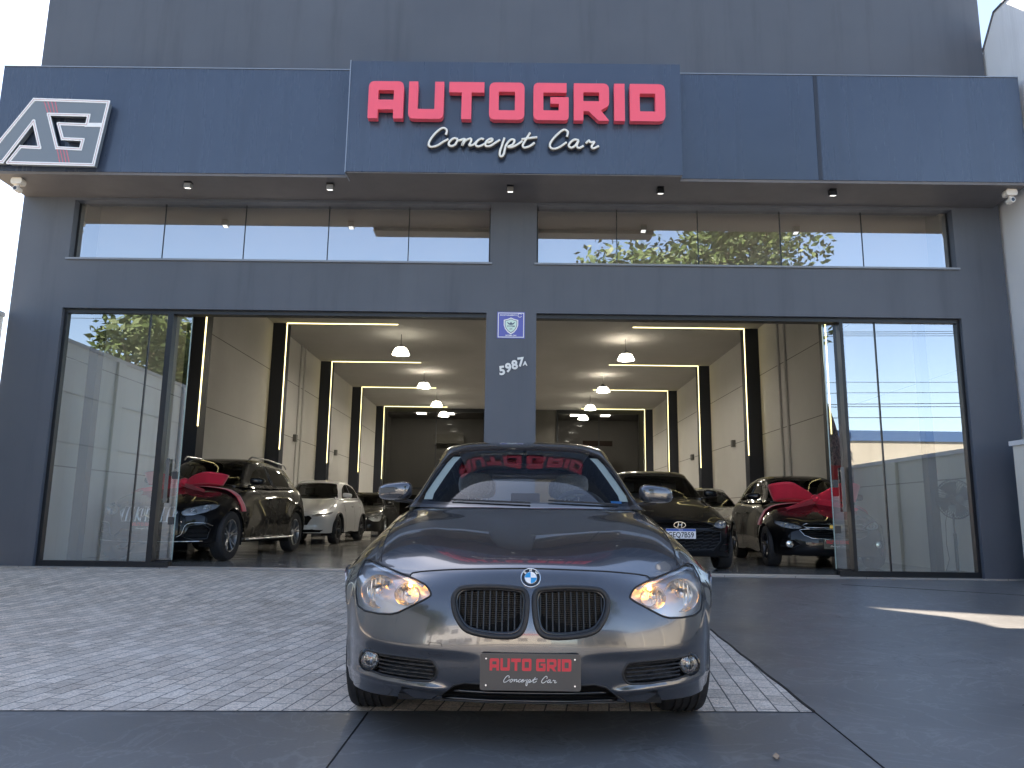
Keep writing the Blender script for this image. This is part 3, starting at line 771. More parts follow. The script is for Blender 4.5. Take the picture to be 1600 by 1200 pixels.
    # wipers, antenna, mirrors
    for x0, x1 in ((.12, .52), (-.42, .02)):
        pts = [sh.front(x, .968 + .003 * k, .010, 'cabin') for k, x in enumerate(np.linspace(x0, x1, 6)[::-1] if x0 > 0 else np.linspace(x0, x1, 6)[::-1])]
        MB().tube(pts, .0055, 6).build('wiper', M['plastic'], t, smooth='all')
    MB().add([(-.02, 3.52, 1.36), (.02, 3.52, 1.36), (.02, 3.66, 1.355), (-.02, 3.66, 1.355), (-.004, 3.62, 1.42), (.004, 3.62, 1.42), (.004, 3.655, 1.42), (-.004, 3.655, 1.42)], [(0, 1, 5, 4), (1, 2, 6, 5), (2, 3, 7, 6), (3, 0, 4, 7), (4, 5, 6, 7)]).build('antenna_fin', P, t)
    for sg in (1, -1): mirror_unit(t, (sg * .805, 1.64, 1.047), sg, P)
    # wheels
    for y in (.76, 3.45):
        for sg in (1, -1): wheel(t, (sg * (.722 if y < 1 else .75), y, .314), .316, .205, sg)
        arch_liner(t, y, .315, .352, .875, front=y < 1)
    ub = MB().box(-.80, .80, 1.15, 3.05, .16, .20); ub.box(-.53, .53, .12, 4.2, .17, .19); ub.build('underbody', M['void'], t)
    # cabin interior
    it = MB().box(-.66, .66, 1.62, 3.75, .30, .32).build('cabin_floor', M['dash'], t)
    d = MB(); V = []
    for i, (y, z) in enumerate([(1.16, .94), (1.35, .965), (1.62, .985), (1.74, .965), (1.80, .90), (1.78, .70), (1.70, .45)]):
        for x in np.linspace(-.62, .62, 9): V.append((x, y + .10 * (abs(x) / .62) ** 2, z - .01 * (abs(x) / .62) ** 2 + (.022 * math.exp(-((x - .34) / .14) ** 2) if i in (2, 3) else 0)))
    d.add(V, [(i * 9 + j, i * 9 + j + 1, (i + 1) * 9 + j + 1, (i + 1) * 9 + j) for i in range(6) for j in range(8)])
    ds = d.build('dashboard', M['dash'], t, smooth='all')
    MB().prism(rpoly([(-.09, .985), (.09, .985), (.09, 1.045), (-.09, 1.045)], .01), 1.66, 1.68).build('display', M['gloss_black'], ds)
    sw = MB(); c = Vector((.36, 1.93, .90)); tx = Matrix.Rotation(R(-24), 3, 'X')
    sw.tube([c + tx @ Vector((.185 * math.cos(a), 0, .185 * math.sin(a))) for a in np.linspace(0, 2 * math.pi, 40, endpoint=False)], .016, 8, closed=True)
    for a in (-.15, math.pi + .15, -math.pi / 2): sw.tube([c, c + tx @ Vector((.18 * math.cos(a), 0, .18 * math.sin(a)))], .018, 6, flat=.5)
    sw.lathe([(0, -.02), (.06, -.02), (.065, .03), (0, .03)], 18, 'Y', tuple(c)); sw.build('steering_wheel', M['dash'], t, smooth=50)
    def seat(x, y0, w_=.50, rear=False):
        b = MB()
        prof = [(-.12, .42), (-.02, .48), (.25, .50), (.48, .47), (.52, .52), (.56, .70), (.60, .92), (.62, 1.02), (.70, 1.02), (.70, .9), (.66, .55), (.6, .40)]
        n = 11; V = []
        for i in range(n):
            u = i / (n - 1) * 2 - 1; k = 1 - .10 * u ** 4; bol = .03 * max(0, abs(u) - .55) / .45
            for (yy, zz) in prof: V.append((x + u * w_ / 2 * (1 - .12 * max(0, (zz - .8) / .22)), y0 + yy * (1.0) - (bol if yy < .6 else 0), .40 + (zz - .40) * k))
        m = len(prof)
        b.add(V, [(i * m + j, i * m + (j + 1) % m, (i + 1) * m + (j + 1) % m, (i + 1) * m + j) for i in range(n - 1) for j in range(m)] + [tuple(range(m)), tuple((n - 1) * m + j for j in range(m))])
        s = b.build('seat', M['seat'], t, smooth=60)
        for hx in ((0,) if not rear else (-.35, .35)):
            mb = MB(); V = []
            for j in range(9):
                ph = -math.pi / 2 + math.pi * j / 8
                for i in range(16):
                    th = 2 * math.pi * i / 16; f = lambda v, e=.6: math.copysign(abs(v) ** e, v)
                    V.append((x + hx + .125 * f(math.cos(ph)) * f(math.cos(th)), y0 + .665 + .045 * f(math.cos(ph)) * f(math.sin(th)), 1.135 + .085 * f(math.sin(ph))))
            mb.add(V, [(j * 16 + i, j * 16 + (i + 1) % 16, (j + 1) * 16 + (i + 1) % 16, (j + 1) * 16 + i) for j in range(8) for i in range(16)])
            for q in (-.05, .05): mb.tube([(x + hx + q, y0 + .665, .98), (x + hx + q, y0 + .665, 1.08)], .006, 6)
            mb.build('headrest', M['seat'], s, smooth='all')
    seat(.36, 1.95); seat(-.36, 1.95); seat(0, 2.78, 1.15, True)
    for sg in (1, -1): MB().prism(rpoly([(1.75, .62), (2.45, .62), (2.45, .955), (1.75, .955)], .05), sg * .70, sg * .73, 'YZ').build('door_card', M['cream'], t)
    rv = MB().prism(rpoly([(-.12, 1.245), (.12, 1.245), (.125, 1.305), (-.125, 1.305)], .02), 1.93, 1.95).build('rear_view_mirror', M['plastic'], t)
    MB().tube([(0, 1.94, 1.29), (0, 1.90, 1.33)], .012, 6).build('mirror_stalk', M['plastic'], rv)
    hl_ = MB(); V = []
    ys = np.linspace(2.02, 3.72, 12); xs = np.linspace(-.50, .50, 11)
    for y in ys:
        for x in xs:
            p = sh.top(x, y, 0, 'cabin'); V.append((x * .97, y, p.z - .035))
    hl_.add(V, [(i * 11 + j, i * 11 + j + 1, (i + 1) * 11 + j + 1, (i + 1) * 11 + j) for i in range(11) for j in range(10)]); hl_.build('headliner', simple('headliner', (.60, .59, .55), .9), t, smooth='all')
    for sg in (1, -1):
        q = [(.600, .995), (.598, 1.03), (.553, 1.13), (.502, 1.235), (.470, 1.280)]
        V = []
        for x, z in q:
            for dx, dy in ((0, .03), (-.052, .045)):
                p = sh.front(sg * (x + dx), z, 0, 'cabin'); V.append((sg * (x + dx), p.y + dy, z))
        MB().add(V, [(2 * i, 2 * i + 1, 2 * i + 3, 2 * i + 2) for i in range(4)]).build('bright_pillar_trim', M['cream'], t, smooth='all')  # cream pillar trim, widened inward to imitate the bright view through the side windows
    # small blue inspection sticker low on the driver's side of the glass
    st = [sh.front(x, z, -.004, 'cabin') for x, z in ((.485, .984), (.553, .984), (.553, .999), (.485, .999))]
    MB().add([tuple(p) for p in st], [(0, 1, 2, 3)]).build('windscreen_sticker', simple('sticker_blue', (.03, .25, .55), .4), t)
    return t
# ================================================================ GROUND
def zg(y):
    t = min(1, max(0, (y - 6.9) / 3.05)); return .178 * t * t * (3 - 2 * t)
def sheet(x0, x1, y0, y1, z, nx=2, ny=2, xr=None, yf=None):
    """ground sheet; xr(y) right edge, yf(x) front edge"""
    V = []
    for j in range(ny + 1):
        for i in range(nx + 1):
            u, v = i / nx, j / ny
            y = y0 + (y1 - y0) * v; xe = xr(y) if xr else x1; x = x0 + (xe - x0) * u
            if yf: y = yf(x) + (y1 - yf(x)) * v
            V.append((x, y, zg(y) + z))
    return MB().add(V, [(j * (nx + 1) + i, j * (nx + 1) + i + 1, (j + 1) * (nx + 1) + i + 1, (j + 1) * (nx + 1) + i) for j in range(ny) for i in range(nx)])

def concrete_mat():
    k = NM('dark_polished_concrete'); k.set(Roughness=.4); k.b.inputs['Specular IOR Level'].default_value = .5
    a = k.noise(.9, 8, .65, dist=.4); b = k.noise(5, 9, .75, stretch=(.8, 1.5, 1), dist=1.2); c = k.noise(60, 3, .5)
    base = k.ramp(a, [(.25, (.14, .135, .133)), (.55, (.175, .171, .168)), (.8, (.235, .231, .228))])
    s = k.ramp(b, [(.58, (0, 0, 0)), (.72, (.6, .6, .6))])
    col = k.mix(s, base, (.15, .158, .17, 1)); col = k.mix(.25, col, k.ramp(c, [(.3, (.07, .075, .08)), (.7, (.15, .155, .16))]))
    d1 = k.noise(1.7, 5, .55, dist=2.5); d2 = k.noise(1.1, 7, .6, dist=1.0); d3 = k.noise(.45, 4, .5)
    col = k.mix(k.ramp(d1, [(.47, (0,) * 3), (.495, (.36,) * 3), (.52, (0,) * 3)]), col, (.30, .30, .30, 1))
    crk = k.n('ShaderNodeMath', operation='MULTIPLY'); k.l(k.ramp(d2, [(.494, (0,) * 3), (.5, (.8,) * 3), (.506, (0,) * 3)]), crk.inputs[0]); k.l(k.ramp(d3, [(.50, (0,) * 3), (.60, (1,) * 3)]), crk.inputs[1])
    col = k.mix(crk.outputs[0], col, (.03, .03, .03, 1))
    col = k.mix(k.ramp(d3, [(.35, (.30,) * 3), (.5, (0,) * 3)]), col, (.09, .09, .092, 1))
    k.l(col, k.b.inputs['Base Color'])
    k.l(k.ramp(a, [(.3, (.34,) * 3), (.75, (.48,) * 3)]), k.b.inputs['Roughness'])
    k.bump(k.noise(160, 5, .7), .10, .002); return k.m
def paver_mat():
    k = NM('concrete_pavers'); k.set(Roughness=.85)
    tc = k.n("ShaderNodeTexCoord"); mp = k.n("ShaderNodeMapping"); mp.inputs['Rotation'].default_value = (0, 0, R(90 + 7))
    wv = k.n("ShaderNodeTexNoise"); wv.inputs['Scale'].default_value = 4; k.l(tc.outputs['Object'], wv.inputs[0])
    va = k.n("ShaderNodeVectorMath", operation='MULTIPLY_ADD'); va.inputs[1].default_value = (.007, .007, 0); k.l(wv.outputs['Color'], va.inputs[0]); k.l(tc.outputs['Object'], va.inputs[2])
    k.l(va.outputs[0], mp.inputs[0])
    br = k.n("ShaderNodeTexBrick"); br.offset = .5
    br.inputs['Scale'].default_value = 1; br.inputs['Brick Width'].default_value = .20; br.inputs['Row Height'].default_value = .10
    br.inputs['Mortar Size'].default_value = .0042; br.inputs['Mortar Smooth'].default_value = .35; br.inputs['Bias'].default_value = 0
    br.inputs['Color1'].default_value = (.50, .425, .35, 1); br.inputs['Color2'].default_value = (.80, .69, .58, 1); br.inputs['Mortar'].default_value = (.055, .055, .055, 1)
    k.l(mp.outputs[0], br.inputs['Vector'])
    big = k.noise(.7, 7, .65); gr = k.noise(75, 5, .85); st = k.noise(2.6, 6, .7)
    col = k.mix(1.0, br.outputs['Color'], k.ramp(gr, [(.34, (.35, .33, .31)), (.5, (.95, .93, .9)), (.66, (1.6, 1.55, 1.5))]), 'MULTIPLY')
    bn = k.n('ShaderNodeTexVoronoi'); bn.inputs['Scale'].default_value = 6.5; k.l(tc.outputs['Object'], bn.inputs['Vector'])
    bw = k.n('ShaderNodeRGBToBW'); k.l(bn.outputs['Color'], bw.inputs[0]); cb = k.n('ShaderNodeCombineXYZ'); [k.l(bw.outputs[0], cb.inputs[i_]) for i_ in range(3)]; col = k.mix(.26, col, cb.outputs[0], 'SOFT_LIGHT')
    col = k.mix(k.ramp(big, [(.35, (0,) * 3), (.7, (.45,) * 3)]), col, (.82, .75, .67, 1))
    col = k.mix(k.ramp(st, [(.63, (0,) * 3), (.72, (.6,) * 3)]), col, (.2, .19, .18, 1))
    # joints are open in some places and packed with dust in others
    jf = k.n('ShaderNodeMath', operation='MULTIPLY'); k.l(br.outputs['Fac'], jf.inputs[0]); k.l(k.ramp(k.noise(1.9, 7, .75), [(.38, (.12,) * 3), (.60, (1,) * 3)]), jf.inputs[1])
    col = k.mix(jf.outputs[0], col, (.075, .072, .068, 1))
    sp = k.noise(9, 8, .8); col = k.mix(k.ramp(sp, [(.62, (0,) * 3), (.70, (.5,) * 3)]), col, (.13, .125, .12, 1))
    sp2 = k.noise(22, 4, .7); col = k.mix(k.ramp(sp2, [(.66, (0,) * 3), (.74, (.45,) * 3)]), col, (.75, .73, .70, 1))
    k.l(col, k.b.inputs['Base Color'])
    m1 = k.n("ShaderNodeMath", operation='MULTIPLY_ADD'); m1.inputs[1].default_value = -1.6; k.l(br.outputs['Fac'], m1.inputs[0]); k.l(gr, m1.inputs[2])
    k.bump(m1.outputs[0], .55, .006); return k.m
M['concrete'] = concrete_mat(); M['paver'] = paver_mat()
M['asphalt'] = simple('asphalt', (.055, .055, .057), .85, var=.3, scale=30, bump=.3)
M['footway'] = simple('footway_concrete', (.42, .39, .34), .9, var=.15, scale=5)
tag(MB().quad((-400, -400, -.03), (400, -400, -.03), (400, 400, -.03), (-400, 400, -.03)).build('ground', simple('earth', (.16, .14, .11), .95, var=.2, scale=.5)), kind='structure')
tag(sheet(-6.9, 6.6, -5.0, 9.97, 0, 20, 120).build('forecourt', M['concrete'], smooth='all'), kind='structure')
xr = lambda y: 1.445 + (y - 3.86) * .0715
tag(sheet(-6.88, 1.5, 3.9, 9.962, .004, 30, 80, xr=xr, yf=lambda x: 3.775 + .05 * x if x < 1.3 else 3.84).build('paved_drive', M['paver'], smooth='all'), kind='structure')
tag(MB().tube([(xr(y) + .004 * math.sin(y * 9), y, zg(y) + .003) for y in np.linspace(3.84, 9.9, 40)], .009, 5).build('expansion_joint', M['seam']), kind='structure')
tag(MB().tube([(-.66, y, .0005) for y in (3.72, 2.0, -5)], .004, 5).build('expansion_joint', M['seam']), kind='structure')
tag(MB().tube([(1.45 - .025 * (3.84 - y) * 3.2, y, .0005) for y in (3.84, 1.5, -4.9)], .004, 5).build('expansion_joint', M['seam']), kind='structure')
tag(MB().tube([(3.9, y, zg(y) + .0005) for y in np.linspace(9.3, 6.7, 9)][:1] + [(x, 9.3 - .33 * (x - 3.9), zg(9.3 - .33 * (x - 3.9)) + .0005) for x in np.linspace(4.0, 6.55, 10)], .003, 5).build('expansion_joint', M['seam']), kind='structure')
tag(MB().box(-80, 80, -7.5, -5.02, -.04, .0).build('pavement', M['footway']), kind='structure')
tag(MB().quad((-200, -17, -.012), (200, -17, -.012), (200, -7.52, -.012), (-200, -7.52, -.012)).build('road', M['asphalt']), kind='structure')
tag(MB().box(-80, 80, -20, -17.02, -.04, .10).build('pavement', M['footway']), kind='structure')

# ================================================================ SHOWROOM BUILDING
def wallmat(name, lo, hi, rough=.7, spec=.4, streak=True):
    k = NM(name); k.set(Roughness=rough); k.b.inputs['Specular IOR Level'].default_value = spec
    a = k.noise(.5, 6, .6); s = k.noise(3.2, 8, .7, stretch=(1, 1, .07))
    col = k.ramp(a, [(.3, lo), (.7, hi)])
    if streak: col = k.mix(k.ramp(s, [(.52, (0,) * 3), (.75, (.42,) * 3)]), col, tuple(c * .58 for c in lo) + (1,))
    k.l(col, k.b.inputs['Base Color']); k.l(k.ramp(s, [(.3, (rough * .85,) * 3), (.7, (min(1, rough * 1.15),) * 3)]), k.b.inputs['Roughness'])
    k.bump(k.noise(18, 6, .6), .06, .004); return k.m
M['facade'] = wallmat('charcoal_render', (.074, .085, .108), (.093, .105, .130), .55, .5)
M['fascia'] = wallmat('navy_fascia_panel', (.032, .048, .086), (.045, .064, .106), .27, .8)
M['soffit'] = wallmat('dark_soffit', (.125, .118, .122), (.155, .148, .150), .55, .3, False)
M['frame'] = simple('black_aluminium', (.018, .02, .024), .35, .3)
M['inwall'] = wallmat('grey_precast_wall', (.60, .585, .56), (.68, .665, .64), .85, .3, False)
M['ceil'] = wallmat('showroom_ceiling', (.42, .405, .385), (.47, .455, .435), .9, .3, False)
M['pil'] = simple('navy_pilaster', (.016, .02, .034), .5)
M['led'] = emis('led_strip', (1, .84, .38), .75)
M['doorglass'] = glass('door_glass', (.84, .96, .93), .33)
M['leafglass'] = glass('sliding_leaf_glass', (.68, .74, .72), .3)
M['upglass'] = glass('upper_window_glass', (.62, .60, .57), .38)
M['floor'] = None
def floor_mat():
    k = NM('dark_tile_floor'); k.set(Roughness=.12)
    tc = k.n("ShaderNodeTexCoord"); br = k.n("ShaderNodeTexBrick"); br.offset = 0
    br.inputs['Scale'].default_value = 1; br.inputs['Brick Width'].default_value = .9; br.inputs['Row Height'].default_value = .9; br.inputs['Mortar Size'].default_value = .003
    br.inputs['Color1'].default_value = (.30, .285, .27, 1); br.inputs['Color2'].default_value = (.33, .315, .30, 1); br.inputs['Mortar'].default_value = (.03, .03, .03, 1)
    k.l(tc.outputs['Object'], br.inputs['Vector']); k.l(br.outputs['Color'], k.b.inputs['Base Color'])
    k.l(k.ramp(k.noise(1.5, 6), [(.3, (.08,) * 3), (.7, (.22,) * 3)]), k.b.inputs['Roughness']); return k.m
M['floor'] = floor_mat()
ZF = .20
b = thing('showroom_building', (0, 10, 0), 'charcoal car showroom with navy fascia and two wide glazed openings', 'showroom')
def part(mb, name, mat, parent=b, smooth=False, label=None):
    mb.v = [(x, y - 10, z) for x, y, z in mb.v]; o = mb.build(name, mat, parent, smooth)
    if label: o['label'] = label
    return o
XL, XR = -6.87, 6.68
W = MB()
Y0, Y1 = 10.0, 10.22
W.box(XL, -6.15, Y0, Y1, 0, 3.62).box(6.03, XR, Y0, Y1, 0, 3.62)                 # outer piers
W.box(-.395, .282, Y0, Y1, 0, 3.62)                                             # central pillar
W.box(XL, XR, Y0, Y1, 3.62, 4.325)                                             # band between door and upper windows
W.box(XL, -6.15, Y0, Y1, 4.325, 5.17).box(-.36, .28, Y0, Y1, 4.325, 5.17).box(6.03, XR, Y0, Y1, 4.325, 5.17)
W.box(XL, XR, Y0, Y1, 5.17, 8.54)
part(W, 'front_wall', M['facade'])
def sunpoly(z): return [(x - .4167 * z, y - 10 + .926 * z) for x, y in [(3.15, 8.24), (6.25, 7.42), (6.25, 6.60), (4.15, 6.60), (4.15, 7.48)]]  # outline of an invented opening, shaped to throw a sun patch on the forecourt
def slab(x0, x1, y0, y1, z0, z1, name, mat):
    m = extrude_poly([(x0, y0 - 10), (x1, y0 - 10), (x1, y1 - 10), (x0, y1 - 10)], [sunpoly(z0)], z0, z1, lambda p: p); m.v = [(x, z, y) for x, y, z in m.v]  # slab with the invented sun opening cut through it
    return m.build(name, mat, b)
slab(XL, XR, 10.22, 40.3, 8.0, 8.28, 'roof', M['facade'])
for q in ((XL, XL + .2, 10.22, 40.3, 0, 8.0), (XR - .02, XR, 10.22, 40.3, 0, 8.0)): part(MB().box(*q), 'outer_wall', M['facade'])
part(MB().box(-6.14, 6.02, 10.5, 10.62, 4.32, 5.949), 'bulkhead', simple('bulkhead_plaster', (.84, .80, .74), .9))
sp_ = MB(); A_, B_ = sunpoly(6.2), sunpoly(8.0); n_ = len(A_)
sp_.add([(x, y, 6.2) for x, y in A_] + [(x, y, 8.0) for x, y in B_], [(i, (i + 1) % n_, n_ + (i + 1) % n_, n_ + i) for i in range(n_)]); sp_.build('added_sun_shaft', M['inwall'] if 'inwall' in M else M['facade'], b)  # added shaft, out of view, guiding sunlight down to the forecourt patch
part(MB().box(-6.85, 6.62, 9.262, 9.998, 5.243, 6.72), 'fascia', M['fascia'])
part(MB().box(-2.165, 2.083, 9.0, 9.26, 5.165, 6.69), 'sign_panel', M['fascia'])
part(MB().box(-6.84, 6.60, 9.27, 9.997, 5.205, 5.241).box(-2.155, 2.073, 9.01, 9.262, 5.150, 5.163), 'soffit', M['soffit'])
part(MB().box(3.905, 3.955, 9.256, 9.261, 5.25, 6.715), 'fascia_strip', simple('strip_navy', (.02, .027, .045), .5))  # narrow darker strip running down the fascia
trm = simple('trim_grey', (.30, .33, .38), .35, .5)
for q in ((-6.85, -2.167, 9.25, 9.275, 6.721, 6.732), (2.085, 6.62, 9.25, 9.275, 6.721, 6.732), (-2.178, -2.166, 8.992, 9.26, 5.15, 6.70)): part(MB().box(*q), 'edge_trim', trm)
# interior shell
part(MB().box(XL, XR, 9.965, 40, .02, ZF), 'showroom_floor', M['floor'])
wjm = simple('wall_joint', (.17, .16, .15), .9)
for sx in (-1, 1):
    swl = part(MB().box(*sorted((sx * 6.5, sx * 6.66)), 10.22, 40, ZF, 5.95), 'side_wall', M['inwall'])
    for z in (1.53, 3.10, 4.67): part(MB().box(*sorted((sx * 6.497, sx * 6.5)), 10.3, 36, z - .008, z + .008), 'wall_joint', wjm, swl)
slab(XL + .21, XR - .03, 10.22, 40, 5.95, 6.2, 'ceiling', M['ceil'])
part(MB().box(XL, XR, 40, 40.3, 0, 8), 'back_wall', M['inwall'])
PY = [10.45, 14.65, 19.87, 25.0, 30.1, 35.5]
for sx in (-1, 1):
    for i, y in enumerate(PY):
        x1, x2 = sx * 6.13, sx * 6.499
        if i == 0: x1, x2, y = (-6.02, -6.15, 10.75) if sx < 0 else (5.93, 6.05, 10.95)
        part(MB().box(*sorted((x1, x2)), y, y + (.35 if i else .15), ZF, 5.949), 'pilaster', M['pil'])
        if i:
            s = MB().box(*sorted((sx * 6.13, sx * 6.113)), y - .02, y + .005, 2.55, 5.949)
            s.box(*sorted((sx * 6.10, sx * 3.15)), y - .02, y + .005, 5.930, 5.949)
            part(s, 'led_strip', M['led'])
    # conduit and small boxes on the walls
    c = MB()
    yy = 17.9 if sx > 0 else 22.6
    c.tube([(sx * 6.47, yy, ZF + .02), (sx * 6.47, yy, 5.94)], .03, 8).tube([(sx * 6.47, yy + .45, ZF + .02), (sx * 6.47, yy + .45, 5.94)], .03, 8)
    part(c, 'conduit', M['inwall'], smooth=True)
    for y in (20.2, 22.3, 27.5): part(MB().box(*sorted((sx * 6.40, sx * 6.496)), y, y + .16, 3.0, 3.2), 'junction_box', simple('box_grey', (.14, .14, .13), .6))
# office at the back
ogm = glass('office_glass', (.13, .125, .12), -.01, ior=1.25)
for x0, x1, xm in ((-6.12, -1.25, -3.7), (2.0, 6.12, 4.02)):
    fo = part(MB().box(x0, x1, 35.9, 36.05, 5.75, 5.93).box(x0, x0 + .1, 35.9, 36.05, ZF, 5.75).box(x1 - .22, x1, 35.9, 36.05, ZF, 5.75).box(xm - .02, xm + .02, 35.95, 36.0, ZF, 5.75).box(x0 + .1, x1 - .22, 35.952, 35.998, 2.1, 2.2), 'office_frame', M['frame'])
    part(MB().quad((x0 + .1, 35.97, ZF), (x1 - .22, 35.97, ZF), (x1 - .22, 35.97, 5.75), (x0 + .1, 35.97, 5.75)), 'office_glass', ogm, fo)
part(MB().box(-1.25, 2.0, 35.98, 36.05, ZF, 5.93), 'dark_partition', simple('partition', (.10, .095, .085), .7))
part(MB().box(-4.2, -2.6, 39.6, 39.7, 4.6, 5.1), 'air_conditioner', simple('ac_white', (.5, .48, .42), .5))
part(MB().box(3.5, 5.0, 38.6, 38.8, 4.5, 4.75), 'beam', simple('beam_dark', (.08, .05, .04), .5))
fdm = simple('furniture_dark', (.05, .04, .035), .6)
for q in ((4.6, 5.6, 38.5, 39.9, ZF, 2.6), (-5.6, -3.9, 38.0, 39.2, ZF, 1.9), (2.5, 3.4, 38.3, 39.0, ZF, 2.9)): part(MB().box(*q), 'office_cabinet', fdm)
M['panel_light'] = emis('panel_light', (1, .97, .85), 9)
for x, y in ((-4.6, 37.4), (-3.2, 37.4), (3.0, 37.4), (4.5, 37.4)): part(MB().box(x - .22, x + .22, y - .22, y + .22, 5.86, 5.90), 'panel_light', M['panel_light'])
# upper window bands
def pane_row(xs, z0, z1, y, mat, parent, name='pane'):
    for a, c in zip(xs[:-1], xs[1:]):
        part(MB().quad((a + .004, y, z0), (c - .004, y, z0), (c - .004, y, z1), (a + .004, y, z1)), name, mat, parent)
upwin = []
for (x0, x1, mull) in ((-6.15, -.36, [-4.93, -3.80, -2.63, -1.505]), (.28, 6.03, [1.40, 2.53, 3.68, 4.82])):
    wn = MB(); yg = 10.13
    wn.box(x0, x1, 10.12, 10.14, 4.327, 4.345).box(x0, x0 + .02, 10.12, 10.14, 4.345, 5.168).box(x1 - .02, x1, 10.12, 10.14, 4.345, 5.168)
    for m in mull: wn.box(m - .006, m + .006, 10.123, 10.137, 4.345, 5.168)
    wo = part(wn, 'upper_window', M['frame']); upwin.append(wo)
    pane_row([x0 + .02] + mull + [x1 - .02], 4.345, 5.168, 10.13, M['upglass'], wo)
    part(MB().box(x0 - .03, x1 + .03, 9.97, 10.12, 4.300, 4.326), 'sill', simple('sill_grey', (.22, .23, .25), .4, .4), wo)
rvm = simple('reveal_white', (.55, .55, .50), .7)
part(MB().box(-6.149, -6.06, 10.15, 10.5, 4.33, 5.94), 'window_reveal', rvm); part(MB().box(5.93, 6.029, 10.15, 10.5, 4.33, 5.94), 'window_reveal', rvm)
# glazed doors
def door_set(name, frames, panes, leaf, lab, leafside):
    """frames: list of boxes; panes: list of (x0,x1,y)"""
    f = MB()
    for q in frames: f.box(*q)
    o = part(f, name, M['frame'], label=lab)
    for x0, x1, y in panes:
        part(MB().quad((x0, y, ZF + .07), (x1, y, ZF + .07), (x1, y, 3.56), (x0, y, 3.56)), 'pane', M['doorglass'], o)
    x0, x1, y = leaf
    part(MB().quad((x0, y, ZF + .09), (x1, y, ZF + .09), (x1, y, 3.55), (x0, y, 3.55)), 'sliding_leaf', M['leafglass'], o)
    ex = x0 if leafside < 0 else x1
    part(MB().box(ex - .006, ex + .006, y - .006, y + .006, ZF + .09, 3.55), 'leaf_edge', simple('glass_edge', (.32, .42, .40), .2), o)
    part(MB().box(x0, x1, y - .012, y + .012, ZF + .002, ZF + .09), 'bottom_rail', M['frame'], o)
    hx = x0 + .05 if leafside < 0 else x1 - .05
    for z in (1.385, .79):
        lk = part(MB().prism(rpoly([(hx - .035, z - .05), (hx + .035, z - .05), (hx + .035, z + .05), (hx - .035, z + .05)], .012), y - .02, y + .02), 'lock', simple('lock_grey', (.06, .062, .065), .4, .5), o)
    hh = hx - leafside * .09
    part(MB().box(hh - .022, hh + .022, y - .05, y - .035, 1.02, 1.60).box(hh - .014, hh + .014, y - .035, y, 1.05, 1.08).box(hh - .014, hh + .014, y - .035, y, 1.54, 1.57), 'pull_handle', simple('handle_grey', (.16, .165, .17), .3, .8), o)
    return o
FB = ZF + .068
door_set('glazed_door', [(-6.149, -6.105, 10.06, 10.14, ZF - .02, 3.618), (-6.105, -.397, 10.06, 10.2, 3.565, 3.618), (-6.105, -4.44, 10.06, 10.14, ZF - .02, FB), (-4.99, -4.975, 10.085, 10.115, FB, 3.565), (-4.73, -4.655, 10.05, 10.17, FB, 3.565)],
    [(-6.105, -4.99, 10.10), (-4.975, -4.73, 10.10)], (-4.66, -4.44, 10.16), 'left glazed door with its sliding leaves stacked open', 1)
door_set('glazed_door', [(5.985, 6.029, 10.06, 10.14, ZF - .02, 3.618), (.284, 5.985, 10.06, 10.2, 3.565, 3.618), (4.21, 5.985, 10.06, 10.14, ZF - .02, FB), (4.880, 4.895, 10.085, 10.115, FB, 3.565), (4.395, 4.44, 10.05, 10.17, FB, 3.565)],
    [(4.895, 5.985, 10.10), (4.44, 4.880, 10.10)], (4.205, 4.40, 10.16), 'right glazed door with its sliding leaves stacked open', -1)
part(MB().box(-4.44, -.397, 10.07, 10.13, ZF - .01, ZF + .012).box(.284, 4.21, 10.07, 10.13, ZF - .01, ZF + .012), 'floor_track', simple('track_grey', (.30, .30, .31), .35, .7))

# ================================================================ SIGNS
M['sign_red'] = simple('sign_red_acrylic', (.86, .105, .16), .35, coat=.2)
s1 = thing('shop_sign', (-.04, 8.99, 5.8), 'big red block letters AUTO GRID on the central fascia panel', 'sign')
for o in letters('AUTO GRID', -1.90 + .04, 5.83 - 5.8, .51, 3.76, -.105, -.02, s1, M['sign_red'], gap=.145, space=.11): pass
s2 = thing('script_sign', (0, 8.99, 5.5), 'white script lettering Concept Car under the red letters', 'sign')
ZS = 5.475 - 5.5
sc_ = script_mb(-1.12, ZS, 2.14, -.045, .026, 6, 5); sc_.build('backing', simple('sign_backing', (.05, .05, .055), .5), s2, smooth='all')
script_mb(-1.12, ZS, 2.14, -.072, .0145, 6, 5).build('neon_tube', simple('neon_white', (.85, .84, .78), .4), s2, smooth='all')
s3 = thing('monogram_sign', (-5.8, 9.26, 5.7), 'raised AG monogram outlined in white at the left end of the fascia', 'sign')
def mg(p): return (-6.329 + (p[0] - 450) * .001054 + 5.8, 6.190 - (p[1] - 150) * .001126 - 5.7)
OUT = [(-60, 930), (460, 155), (1385, 175), (1285, 955), (240, 940), (370, 745), (605, 752), (490, 425), (172, 932)]
HOLE = [(662, 338), (1162, 345), (1150, 465), (800, 455), (872, 640), (1125, 648), (1108, 765), (815, 752)]
def stroke(P, w_, y0, y1, closed=True):
    mb = MB(); n = len(P)
    for i in range(n if closed else n - 1):
        a = Vector(P[i]); c = Vector(P[(i + 1) % n]); d = (c - a).normalized(); q = Vector((-d.y, d.x)) * w_ / 2; a = a - d * w_ * .45; c = c + d * w_ * .45
        e = .0004 * (i % 2)
        mb.prism([tuple(a - q), tuple(c - q), tuple(c + q), tuple(a + q)], y0 - e, y1)
    return mb
extrude_poly([mg(p) for p in OUT], [[mg(p) for p in HOLE]], -.11, -.02, lambda p: p).build('letter_body', simple('monogram_grey', (.17, .20, .235), .35), s3)
